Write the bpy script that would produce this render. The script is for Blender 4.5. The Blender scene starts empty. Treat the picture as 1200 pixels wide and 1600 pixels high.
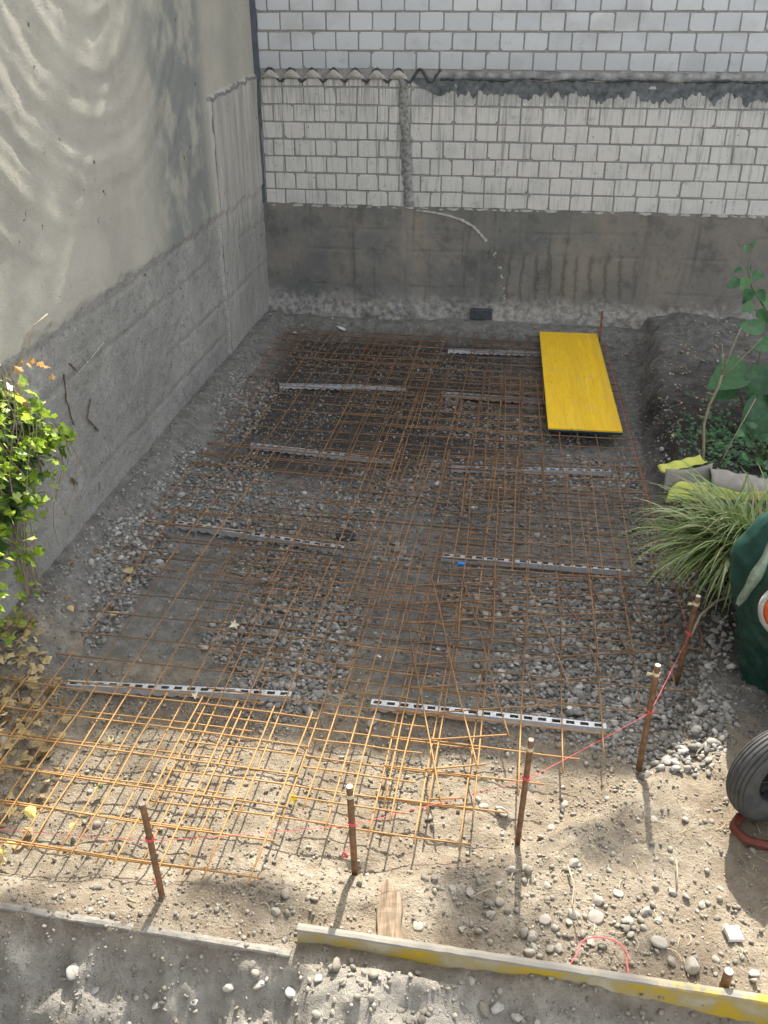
import bpy, math, random
import numpy as np
from mathutils import Vector, Matrix, Quaternion

random.seed(7); RNG = np.random.default_rng(11)
SC = bpy.context.scene
COL = SC.collection
PI = math.pi

# ------------------------------------------------------------------ camera
CH = 2.65
def cam_axes(p, y, r):
    p, y, r = map(math.radians, (p, y, r))
    h = Vector((-math.sin(y), math.cos(y), 0)); rt = Vector((math.cos(y), math.sin(y), 0))
    fw = h*math.cos(p) + Vector((0, 0, -math.sin(p)))
    dn = -(h*math.sin(p) + Vector((0, 0, math.cos(p))))
    c, s = math.cos(r), math.sin(r)
    return rt*c + dn*s, -rt*s + dn*c, fw
R_, D_, F_ = cam_axes(29.5, 7.7, 0.04)
cd = bpy.data.cameras.new('camera'); cam = bpy.data.objects.new('camera', cd); COL.objects.link(cam)
m = Matrix((R_, -D_, -F_)).transposed().to_4x4(); m.translation = Vector((0, 0, CH)); cam.matrix_world = m
cd.sensor_fit = 'VERTICAL'; cd.sensor_height = 36.0; cd.lens = 1400/1600*36.0
cd.clip_start = 0.05; cd.clip_end = 500
SC.camera = cam

# ------------------------------------------------------------------ light
SUN_EL = math.radians(43.5); SUN_AZ = math.radians(2.2)      # azimuth from +Y towards +X
w = bpy.data.worlds.new('World'); SC.world = w; w.use_nodes = True
nt = w.node_tree; nt.nodes.clear()
sky = nt.nodes.new('ShaderNodeTexSky'); sky.sky_type = 'NISHITA'; sky.sun_disc = False
sky.sun_elevation = SUN_EL; sky.sun_rotation = SUN_AZ; sky.dust_density = 3.0; sky.ozone_density = 1.0
bg = nt.nodes.new('ShaderNodeBackground'); bg.inputs['Strength'].default_value = 0.15
wo = nt.nodes.new('ShaderNodeOutputWorld')
hs = nt.nodes.new('ShaderNodeHueSaturation'); hs.inputs['Saturation'].default_value = 0.24; nt.links.new(sky.outputs[0], hs.inputs['Color']); nt.links.new(hs.outputs[0], bg.inputs[0]); nt.links.new(bg.outputs[0], wo.inputs[0])
sd = bpy.data.lights.new('sun', 'SUN'); sd.energy = 3.8; sd.angle = math.radians(0.53); sd.color = (1.0, 0.93, 0.81)
sun = bpy.data.objects.new('sun', sd); COL.objects.link(sun)
sv = Vector((math.sin(SUN_AZ)*math.cos(SUN_EL), math.cos(SUN_AZ)*math.cos(SUN_EL), math.sin(SUN_EL)))
sun.rotation_euler = sv.to_track_quat('Z', 'Y').to_euler(); sun.location = (0, 6, 12)
SC.view_settings.view_transform = 'Standard'; SC.view_settings.look = 'None'
SC.view_settings.gamma = 1.0; SC.view_settings.exposure = 1.78
SC.cycles.max_bounces = 6; SC.cycles.diffuse_bounces = 4; SC.cycles.transparent_max_bounces = 4
SC.cycles.caustics_reflective = False; SC.cycles.caustics_refractive = False

# ------------------------------------------------------------------ numeric noise
def _h(ix, iy, s):
    n = (ix.astype(np.int64)*374761393 + iy.astype(np.int64)*668265263 + s*1442695041) & 0xffffffff
    n = ((n ^ (n >> 13))*1274126177) & 0xffffffff
    return ((n ^ (n >> 16)) & 0xffff)/65535.0
def vnoise(x, y, s=0):
    x = np.asarray(x, float); y = np.asarray(y, float)
    ix = np.floor(x); iy = np.floor(y); fx = x-ix; fy = y-iy
    fx = fx*fx*(3-2*fx); fy = fy*fy*(3-2*fy)
    a = _h(ix, iy, s); b = _h(ix+1, iy, s); c = _h(ix, iy+1, s); d = _h(ix+1, iy+1, s)
    return (a*(1-fx)+b*fx)*(1-fy) + (c*(1-fx)+d*fx)*fy
def fbm(x, y, s=0, o=4, g=.5):
    t = 0; a = 1; n = 0
    for k in range(o):
        t = t + a*(vnoise(x*2**k+17.3*k, y*2**k-9.1*k, s+k)-.5); n += a; a *= g
    return t/n*2
def sst(a, b, x):
    t = np.clip((np.asarray(x, float)-a)/(b-a), 0, 1); return t*t*(3-2*t)

# ------------------------------------------------------------------ mesh helpers
def new_mesh(name, V, F, smooth=False):
    me = bpy.data.meshes.new(name); me.from_pydata([tuple(v) for v in V], [], [tuple(f) for f in F])
    if smooth: me.polygons.foreach_set('use_smooth', [True]*len(me.polygons))
    me.update(); return me
def fast_mesh(name, V, F, smooth=True):
    """V (n,3) array, F (m,k) int array with constant k"""
    me = bpy.data.meshes.new(name); V = np.asarray(V, np.float32); F = np.asarray(F, np.int32); k = F.shape[1]
    me.vertices.add(len(V)); me.vertices.foreach_set('co', V.ravel())
    me.loops.add(F.size); me.loops.foreach_set('vertex_index', F.ravel())
    me.polygons.add(len(F)); me.polygons.foreach_set('loop_start', np.arange(0, F.size, k, dtype=np.int32))
    if smooth: me.polygons.foreach_set('use_smooth', np.ones(len(F), bool))
    me.update(calc_edges=True); me.validate(); return me
def link(name, me, mat=None, parent=None, **props):
    o = bpy.data.objects.new(name, me); COL.objects.link(o)
    if mat is not None and me is not None and len(me.materials) == 0: me.materials.append(mat)
    if parent is not None: o.parent = parent
    for k, v in props.items(): o[k] = v
    return o
def thing(name, label, cat, loc=(0, 0, 0), rz=0, group=None):
    o = link(name, None); o.location = loc; o.rotation_euler = (0, 0, rz)
    o['label'] = label; o['category'] = cat
    if group: o['group'] = group
    return o
def tag(o, label, cat, group=None):
    o['label'] = label; o['category'] = cat
    if group: o['group'] = group
    return o
class MB:
    def __init__(s): s.V = []; s.F = []
    def add(s, V, F):
        n = len(s.V); s.V += [tuple(v) for v in V]; s.F += [tuple(i+n for i in f) for f in F]
    def box(s, x0, x1, y0, y1, z0, z1):
        s.add([(x0,y0,z0),(x1,y0,z0),(x1,y1,z0),(x0,y1,z0),(x0,y0,z1),(x1,y0,z1),(x1,y1,z1),(x0,y1,z1)],
              [(0,3,2,1),(4,5,6,7),(0,1,5,4),(1,2,6,5),(2,3,7,6),(3,0,4,7)])
    def tube(s, pts, rad, n=6, cap=True):
        pts = [Vector(p) for p in pts]
        if not hasattr(rad, '__len__'): rad = [rad]*len(pts)
        up = None; V = []
        for i, p in enumerate(pts):
            t = (pts[min(i+1, len(pts)-1)]-pts[max(i-1, 0)]).normalized()
            if up is None: up = t.orthogonal().normalized()
            up = (up - t*up.dot(t))
            up = up.normalized() if up.length > 1e-6 else t.orthogonal().normalized()
            q = t.cross(up)
            for k in range(n):
                a = 2*PI*k/n; V.append(p + (up*math.cos(a)+q*math.sin(a))*rad[i])
        F = []
        for i in range(len(pts)-1):
            for k in range(n):
                F.append((i*n+k, i*n+(k+1) % n, (i+1)*n+(k+1) % n, (i+1)*n+k))
        if cap: F += [tuple(range(n))[::-1], tuple((len(pts)-1)*n+k for k in range(n))]
        s.add(V, F)
    def obj(s, name, mat, parent=None, smooth=False, **pr):
        return link(name, new_mesh(name, s.V, s.F, smooth), mat, parent, **pr)
def bevel(o, wd=.002, seg=2):
    md = o.modifiers.new('bevel', 'BEVEL'); md.width = wd; md.segments = seg; md.limit_method = 'ANGLE'; return o

# ------------------------------------------------------------------ node helpers
class NM:
    def __init__(s, name, rough=.9, spec=.3):
        s.m = bpy.data.materials.new(name); s.m.use_nodes = True; s.t = s.m.node_tree; s.N = s.t.nodes; s.L = s.t.links
        s.b = s.N['Principled BSDF']; s.b.inputs['Roughness'].default_value = rough
        s.b.inputs['Specular IOR Level'].default_value = spec
        s.geo = s.N.new('ShaderNodeNewGeometry'); s.tc = s.N.new('ShaderNodeTexCoord')
        s.P = s.geo.outputs['Position']; s.O = s.tc.outputs['Object']
        sp = s.N.new('ShaderNodeSeparateXYZ'); s.L.new(s.P, sp.inputs[0]); s.x, s.y, s.z = sp.outputs
        s.rand = s.geo.outputs['Random Per Island']
    def val(s, inp, v):
        if hasattr(v, 'is_linked') or hasattr(v, 'links'): s.L.new(v, inp)
        else:
            if inp.type == 'RGBA' and len(v) == 3: v = (*v, 1)
            inp.default_value = v
    def sc(s, v, k):
        n = s.N.new('ShaderNodeVectorMath'); n.operation = 'MULTIPLY'; s.L.new(v, n.inputs[0]); n.inputs[1].default_value = k; return n.outputs[0]
    def noise(s, scale, detail=4, rough=.55, v=None, dist=0):
        n = s.N.new('ShaderNodeTexNoise'); n.inputs['Scale'].default_value = scale; n.inputs['Detail'].default_value = detail
        n.inputs['Roughness'].default_value = rough; n.inputs['Distortion'].default_value = dist
        s.L.new(v if v is not None else s.P, n.inputs['Vector']); return n.outputs['Fac']
    def vor(s, scale, v=None, feat='F1', out='Distance'):
        n = s.N.new('ShaderNodeTexVoronoi'); n.feature = feat; n.inputs['Scale'].default_value = scale
        s.L.new(v if v is not None else s.P, n.inputs['Vector']); return n.outputs[out]
    def ss(s, a, b, x, lo=0., hi=1.):
        n = s.N.new('ShaderNodeMapRange'); n.interpolation_type = 'SMOOTHSTEP'
        n.inputs['From Min'].default_value = a; n.inputs['From Max'].default_value = b
        n.inputs['To Min'].default_value = lo; n.inputs['To Max'].default_value = hi
        s.L.new(x, n.inputs['Value']); return n.outputs['Result']
    def ma(s, op, a, b=0.):
        n = s.N.new('ShaderNodeMath'); n.operation = op; s.val(n.inputs[0], a); s.val(n.inputs[1], b); return n.outputs[0]
    def mix(s, f, a, b, mode='MIX'):
        n = s.N.new('ShaderNodeMix'); n.data_type = 'RGBA'; n.blend_type = mode
        s.val(n.inputs[0], f); s.val(n.inputs[6], a); s.val(n.inputs[7], b); return n.outputs[2]
    def ramp(s, x, stops):
        n = s.N.new('ShaderNodeValToRGB'); e = n.color_ramp.elements
        while len(e) < len(stops): e.new(.5)
        for i, (p, c) in enumerate(stops): e[i].position = p; e[i].color = (*c, 1)
        s.L.new(x, n.inputs[0]); return n.outputs[0]
    def bump(s, h, st=.4, dist=.01, nrm=None):
        n = s.N.new('ShaderNodeBump'); n.inputs['Strength'].default_value = st; n.inputs['Distance'].default_value = dist
        s.L.new(h, n.inputs['Height'])
        if nrm is not None: s.L.new(nrm, n.inputs['Normal'])
        return n.outputs[0]
    def fin(s, col, nrm=None, rough=None):
        s.val(s.b.inputs['Base Color'], col)
        if nrm is not None: s.L.new(nrm, s.b.inputs['Normal'])
        if rough is not None: s.val(s.b.inputs['Roughness'], rough)
        return s.m

def simple(name, c, rough=.7, var=.25, scale=30, metal=0., bump=.15, bd=.002):
    n = NM(name, rough); n.b.inputs['Metallic'].default_value = metal
    k = n.noise(scale, 5, v=n.O)
    col = n.ramp(k, [(.3, tuple(v*(1-var) for v in c)), (.7, tuple(min(1, v*(1+var)) for v in c))])
    return n.fin(col, n.bump(k, bump, bd))

def soil_mat():
    n = NM('soil', .95, .2)
    a = n.noise(2.2, 5, .6); b = n.noise(14, 6, .65); c = n.noise(90, 5, .7); d = n.noise(320, 3, .7)
    dry = n.ramp(b, [(.3, (.23, .19, .14)), (.5, (.335, .285, .215)), (.7, (.46, .40, .315))])
    dry = n.mix(n.ss(.42, .62, a), dry, n.mix(.6, dry, (.24, .185, .13)))
    grey = n.ramp(b, [(.3, (.145, .14, .128)), (.5, (.23, .222, .203)), (.72, (.33, .318, .29))])
    mud = n.ramp(b, [(.3, (.062, .054, .048)), (.6, (.095, .085, .075)), (.8, (.14, .13, .12))])
    edge = n.ma('ADD', n.y, n.ma('MULTIPLY', n.ma('SUBTRACT', a, .5), 2.2))
    pit = n.ss(2.75, 3.35, edge)                                   # tan soil in front to grey pit floor beyond
    col = n.mix(pit, dry, grey)
    # damp area in the far left of the pit
    wet = n.ma('MULTIPLY', n.ss(4.7, 5.6, edge), n.ss(.75, -.35, n.ma('ADD', n.x, n.ma('MULTIPLY', n.ma('SUBTRACT', b, .5), 1.6))))
    wet = n.ma('MULTIPLY', wet, n.ss(-2.0, -1.7, n.x)); wet = n.ma('MULTIPLY', wet, n.ss(7.85, 7.6, n.y))
    col = n.mix(wet, col, mud)
    # dark humus on the right bank beyond the front rim
    hum = n.ma('MULTIPLY', n.ss(.95, 1.12, n.x), n.ss(3.0, 3.5, n.y))
    hum = n.ma('MULTIPLY', hum, n.ss(7.4, 5.8, edge, .12, 1.0))
    col = n.mix(hum, col, n.ramp(b, [(.3, (.035, .030, .027)), (.6, (.075, .067, .06)), (.8, (.13, .12, .11))]))
    # grey spoil this side of the boards
    sp = n.ss(1.74, 1.60, n.y)
    col = n.mix(n.ma('MULTIPLY', sp, .7), col, n.ramp(b, [(.3, (.30, .29, .265)), (.7, (.50, .485, .44))]))
    grit = n.ss(.60, .72, c)
    col = n.mix(n.ma('MULTIPLY', grit, .5), col, (.52, .50, .46))
    col = n.mix(n.ma('MULTIPLY', n.ss(.42, .3, c), .55), col, (.09, .08, .065))
    h = n.ma('ADD', n.ma('MULTIPLY', b, .6), n.ma('ADD', n.ma('MULTIPLY', c, .55), n.ma('MULTIPLY', d, .2)))
    return n.fin(col, n.bump(h, 1.0, .034))
def stone_mat(name, stops):
    n = NM(name, .85, .3)
    c = n.ramp(n.rand, stops)
    k = n.noise(60, 5, .65)
    c = n.mix(n.ss(.35, .7, k, 0, .35), c, (.27, .25, .215)); c = n.mix(n.ss(.45, .3, k, 0, .5), c, (.10, .09, .075))
    k2 = n.noise(9, 3); c = n.mix(n.ss(.5, .7, k2, 0, .35), c, (.24, .21, .17))
    return n.fin(c, n.bump(k, .35, .004))
def brick_mat():
    n = NM('white_brick', .8, .3)
    base = n.ramp(n.rand, [(0, (.455, .475, .49)), (.5, (.485, .505, .52)), (.9, (.52, .54, .55)), (1, (.56, .57, .57))])
    lo = n.ss(2.16, 2.10, n.z)
    st = n.noise(1, 5, .6, v=n.sc(n.P, (34, 1, 2.2))); st2 = n.noise(1, 4, .6, v=n.sc(n.P, (90, 1, 3.5)))
    warm = n.mix(n.ma('MULTIPLY', n.rand, .6), (.57, .555, .51), (.48, .465, .42))
    base = n.mix(n.ma('MULTIPLY', lo, .8), base, warm)
    base = n.mix(n.ma('MULTIPLY', lo, n.ss(.52, .70, st, 0, .6)), base, (.24, .24, .225))
    base = n.mix(n.ma('MULTIPLY', lo, n.ss(.56, .7, st2, 0, .5)), base, (.26, .26, .24))
    topst = n.ma('MULTIPLY', lo, n.ma('MULTIPLY', n.ss(1.75, 2.05, n.z), n.ss(.45, .6, st2, 0, .7)))
    base = n.mix(topst, base, (.20, .20, .20))
    sp = n.noise(38, 3, .6); base = n.mix(n.ma('MULTIPLY', lo, n.ss(.69, .73, sp)), base, (.13, .13, .12))
    big = n.noise(3.0, 4); dr2 = n.noise(1, 5, .65, v=n.sc(n.P, (17, 1, .8))); base = n.mix(n.ma('MULTIPLY', lo, n.ss(.58, .68, dr2, 0, .6)), base, (.17, .17, .16)); base = n.mix(n.ss(.48, .70, big, 0, .45), base, (.33, .33, .325)); gr = n.noise(11, 6, .75); base = n.mix(n.ma('MULTIPLY', n.ss(.56, .70, gr, 0, .55), n.ss(2.8, 1.9, n.z, .35, 1.)), base, (.22, .22, .21))
    # greyed course above the old roof line
    hi = n.ma('MULTIPLY', n.ss(2.42, 2.20, n.z), n.ss(2.16, 2.19, n.z)); base = n.mix(n.ma('MULTIPLY', hi, .35), base, (.30, .31, .32))
    # old bitumen band with runs
    rag = n.ma('ADD', n.z, n.ma('ADD', n.ma('MULTIPLY', n.noise(1, 4, .6, v=n.sc(n.P, (7, 1, 1))), .16), n.ma('MULTIPLY', st, .09)))
    tar = n.ma('MULTIPLY', n.ss(2.055, 2.075, rag), n.ss(2.16, 2.13, n.z)); tar = n.ma('MULTIPLY', tar, n.ss(-.90, -.72, n.x))
    tar = n.ma('MULTIPLY', tar, n.ss(.30, .5, n.noise(26, 4), .55, 1.))
    base = n.mix(n.ma('MULTIPLY', tar, .35), base, (.20, .21, .21))
    # mortar smear of the vanished pier
    cx = n.ma('ADD', n.x, n.ma('MULTIPLY', n.ma('SUBTRACT', n.noise(9, 4), .5), .10))
    cx = n.ma('ABSOLUTE', n.ma('ADD', cx, n.ma('ADD', .865, n.ma('MULTIPLY', n.ma('SUBTRACT', n.z, 1.14), .07))))
    sm = n.ma('MULTIPLY', n.ss(.065, .035, cx), n.ss(2.17, 2.12, n.z)); base = n.mix(n.ma('MULTIPLY', sm, .85), base, n.mix(n.noise(40), (.17, .17, .165), (.33, .33, .31)))
    k = n.noise(70, 5, .65)
    return n.fin(base, n.bump(n.ma('ADD', k, n.ma('MULTIPLY', n.noise(12, 3), .7)), .35, .004))
def mortar_mat():
    n = NM('mortar', .95, .2)
    k = n.noise(45, 5, .65)
    c = n.ramp(k, [(.3, (.20, .20, .19)), (.7, (.32, .315, .30))])
    st = n.noise(1, 5, .6, v=n.sc(n.P, (34, 1, 2.2)))
    rag = n.ma('ADD', n.z, n.ma('ADD', n.ma('MULTIPLY', n.noise(1, 4, .6, v=n.sc(n.P, (7, 1, 1))), .16), n.ma('MULTIPLY', st, .09)))
    tar = n.ma('MULTIPLY', n.ss(2.055, 2.075, rag), n.ss(2.16, 2.13, n.z)); tar = n.ma('MULTIPLY', tar, n.ss(-.90, -.72, n.x))
    return n.fin(c, n.bump(k, .6, .006))
def conc_dark_mat():
    n = NM('stained_concrete', .95, .2)
    a = n.noise(2.0, 5, .6); b = n.noise(22, 6, .7); c = n.noise(110, 4, .7)
    col = n.ramp(a, [(.32, (.125, .128, .124)), (.5, (.175, .172, .158)), (.68, (.245, .225, .195))])
    right = n.ss(.2, 1.5, n.x); col = n.mix(n.ma('MULTIPLY', right, .45), col, (.235, .205, .17))
    bl = n.noise(5, 5, .7); col = n.mix(n.ss(.52, .66, bl, 0, .5), col, (.09, .088, .082)); col = n.mix(n.ss(.40, .30, bl, 0, .4), col, (.27, .26, .23))
    st = n.noise(1, 4, .6, v=n.sc(n.P, (13, 1, .9)), dist=.4)
    col = n.mix(n.ss(.54, .72, st, 0, .5), col, (.08, .073, .065))
    st2 = n.noise(1, 3, .5, v=n.sc(n.P, (6, 1, .5))); col = n.mix(n.ss(.55, .7, st2, 0, .4), col, (.25, .21, .17))
    # dark regular drips right of centre
    wv = n.ma('SINE', n.ma('ADD', n.ma('MULTIPLY', n.x, 52), n.ma('ADD', n.ma('MULTIPLY', b, 3.5), n.ma('MULTIPLY', a, 9.0))))
    dr = n.ma('MULTIPLY', n.ss(.45, .95, wv), n.ma('MULTIPLY', n.ss(-.25, .05, n.x), n.ss(1.35, 1.0, n.x)))
    dr = n.ma('MULTIPLY', dr, n.ma('MULTIPLY', n.ss(.25, .45, n.z), n.ss(.80, .70, n.z)))
    col = n.mix(n.ma('MULTIPLY', dr, .5), col, (.085, .07, .055))
    col = n.mix(n.ss(.62, .74, c, 0, .5), col, (.36, .35, .32))
    col = n.mix(n.ss(.42, .30, b, 0, .5), col, (.06, .06, .055))
    # pale salts at the foot
    ft = n.ma('MULTIPLY', n.ss(.40, .24, n.ma('ADD', n.z, n.ma('MULTIPLY', n.ma('SUBTRACT', n.noise(4, 4), .5), .35))), n.ss(.4, .6, b, .1, .8))
    col = n.mix(n.ma('MULTIPLY', ft, .75), col, (.42, .405, .365))
    return n.fin(col, n.bump(n.ma('ADD', b, n.ma('MULTIPLY', c, .6)), .6, .008))
def left_wall_mat():
    n = NM('rendered_wall', .95, .2)
    a = n.noise(1.6, 5, .6); b = n.noise(26, 6, .78); c = n.noise(75, 5, .8)
    wob = n.ma('ADD', n.z, n.ma('MULTIPLY', n.ma('SUBTRACT', n.noise(5, 5), .5), .14))
    pl = n.ss(1.27, 1.285, wob)
    render = n.ramp(a, [(.3, (.33, .32, .275)), (.5, (.40, .385, .33)), (.7, (.47, .45, .385))])
    patch = n.ma('MULTIPLY', n.ss(5.4, 5.9, n.y), n.ss(6.8, 6.5, n.y)); patch = n.ma('MULTIPLY', patch, n.ss(.38, .55, n.noise(3.4, 4)))
    render = n.mix(n.ma('MULTIPLY', patch, .75), render, (.17, .185, .185))
    render = n.mix(n.ss(.60, .68, b, 0, .45), render, (.19, .185, .165)); render = n.mix(n.ss(.62, .70, c, 0, .35), render, (.50, .48, .42)); render = n.mix(n.ss(.36, .28, c, 0, .5), render, (.17, .165, .15))
    conc = n.ramp(a, [(.3, (.22, .22, .20)), (.5, (.285, .28, .26)), (.7, (.37, .36, .33))])
    conc = n.mix(n.ss(.47, .36, b, 0, .6), conc, (.12, .12, .11)); conc = n.mix(n.ss(.44, .36, c, 0, .75), conc, (.10, .10, .09))
    conc = n.mix(n.ss(.56, .66, c, 0, .7), conc, (.50, .49, .46))
    col = n.mix(pl, conc, render)
    # streaked patch of the old lean-to
    st = n.noise(1, 5, .6, v=n.sc(n.P, (1, 16, 1.2)))
    lean = n.ma('MULTIPLY', n.ss(6.73, 6.76, n.y), n.ss(2.12, 2.08, n.ma('SUBTRACT', n.z, n.ma('MULTIPLY', n.ma('SUBTRACT', n.y, 7.3), .055))))
    lc = n.ramp(st, [(.3, (.27, .26, .23)), (.5, (.40, .385, .35)), (.7, (.50, .48, .44))])
    col = n.mix(n.ma('MULTIPLY', lean, n.ss(1.0, 1.25, wob, .25, .95)), col, lc)
    ln = n.ma('ABSOLUTE', n.ma('SUBTRACT', n.ma('ADD', n.y, n.ma('MULTIPLY', n.noise(6), .08)), 6.82))
    col = n.mix(n.ma('MULTIPLY', n.ma('MULTIPLY', n.ss(.018, .006, ln), n.ss(2.09, 2.05, n.z)), n.ss(.38, .5, b, .15, .8)), col, (.10, .10, .10))
    ed = n.ma('ABSOLUTE', n.ma('SUBTRACT', n.ma('SUBTRACT', n.ma('ADD', n.z, n.ma('MULTIPLY', n.ma('SUBTRACT', n.noise(7, 4), .5), .10)), n.ma('MULTIPLY', n.ma('SUBTRACT', n.y, 7.3), .055)), 2.10))
    col = n.mix(n.ma('MULTIPLY', n.ma('MULTIPLY', n.ss(.018, .008, ed), n.ss(6.70, 6.75, n.y)), n.ss(.36, .5, b, .2, .85)), col, (.13, .13, .13))
    # dark pocks, and a darker tone towards the ground
    col = n.mix(n.ss(.45, .12, n.ma('ADD', n.z, n.ma('MULTIPLY', a, .4)), 0, .35), col, (.20, .19, .165))
    col = n.mix(n.ss(.70, .74, n.noise(13, 3)), col, (.11, .11, .10))
    return n.fin(col, n.bump(n.ma('ADD', b, n.ma('MULTIPLY', c, .7)), .75, .010))
def rust_mat():
    n = NM('rusty_steel', .75, .4)
    inf = n.N.new('ShaderNodeObjectInfo')
    k = n.noise(18, 4, .6); f = n.noise(220, 4, .7)
    c = n.ramp(n.ma('ADD', n.ma('MULTIPLY', k, .7), n.ma('MULTIPLY', inf.outputs['Random'], .3)),
               [(.25, (.085, .058, .042)), (.45, (.145, .085, .048)), (.6, (.24, .125, .055)), (.8, (.33, .21, .11))])
    c = n.mix(n.ss(.5, .7, f, 0, .5), c, (.30, .20, .11)); c = n.mix(n.ss(3.3, 2.6, n.y, 0, .45), c, (.55, .30, .08))  # front bars mixed towards orange, sunlight put into the rust colour
    return n.fin(c, n.bump(f, .5, .002))
def leaf_mat(name, stops, trans=.35, rough=.45, stripe=False):
    n = NM(name, rough, .5)
    c = n.ramp(n.rand, stops); k = n.noise(35, 3); c = n.mix(n.ss(.4, .7, k, 0, .3), c, tuple(v*1.5 for v in stops[-1][1]))
    n.fin(c, n.bump(k, .2, .002))
    tr = n.N.new('ShaderNodeBsdfTranslucent'); n.L.new(c, tr.inputs[0])
    mx = n.N.new('ShaderNodeMixShader'); mx.inputs[0].default_value = trans
    n.L.new(n.b.outputs[0], mx.inputs[1]); n.L.new(tr.outputs[0], mx.inputs[2])
    n.L.new(mx.outputs[0], n.N['Material Output'].inputs[0]); return n.m
def yellow_mat(dirt=.25, name='yellow_shuttering', along=1):
    n = NM(name, .5, .45)
    g = n.noise(1, 5, .6, v=n.sc(n.O, (38, 3.0, 1) if along else (3, 38, 38)), dist=.6); k = n.noise(6, 5, .6, v=n.O)
    c = n.ramp(g, [(.3, (.80, .46, .008)), (.55, (.88, .55, .012)), (.75, (.92, .62, .03))])
    c = n.mix(n.ss(.62, .72, n.noise(1, 3, v=n.sc(n.O, (22, 5, 1))), 0, .5), c, (.60, .33, .015))
    pk = n.noise(1, 4, .6, v=n.sc(n.O, (60, 14, 1))); c = n.mix(n.ss(.645, .68, pk, 0, .75), c, (.26, .18, .05))
    # glued lamella joints
    if not along: c = n.mix(n.ss(.40, .60, k), (.40, .28, .02), (.27, .225, .10))
    fx = n.N.new('ShaderNodeSeparateXYZ'); n.L.new(n.O, fx.inputs[0])
    pp = n.ma('ABSOLUTE', n.ma('SUBTRACT', n.ma('FRACT', n.ma('MULTIPLY', fx.outputs[0], 8.2)), .5))
    wn = n.N.new('ShaderNodeTexWhiteNoise'); wn.noise_dimensions = '1D'; n.L.new(n.ma('FLOOR', n.ma('ADD', n.ma('MULTIPLY', fx.outputs[0], 8.2), .5)), wn.inputs['W'])
    if along: c = n.mix(n.ma('MULTIPLY', wn.outputs['Value'], .45), c, (.66, .40, .02)); c = n.mix(n.ss(.60, .70, n.noise(3.2, 6, .7, v=n.O), 0, .5), c, (.62, .50, .18)); c = n.mix(n.ss(.735, .75, n.noise(13, 2, .5, v=n.O)), c, (.45, .42, .36))
    if along: c = n.mix(n.ss(.485, .497, pp, 0, .5), c, (.50, .30, .03))
    c = n.mix(n.ma('MULTIPLY', n.ss(.45, .7, k), dirt), c, (.42, .38, .30))
    return n.fin(c, n.bump(g, .2, .002))
def dusty_mat():
    n = NM('dusty_yellow_edge', .9, .2)
    k = n.noise(7, 5, .6); f = n.noise(60, 4, .7)
    c = n.mix(n.ss(.47, .58, n.ma('ADD', n.ma('MULTIPLY', k, .7), n.ma('ADD', n.ma('MULTIPLY', f, .25), n.ss(-.3, 1.6, n.x, -.12, .12)))), (.225, .21, .18), (.42, .31, .05))
    return n.fin(c, n.bump(f, .4, .003))

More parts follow.
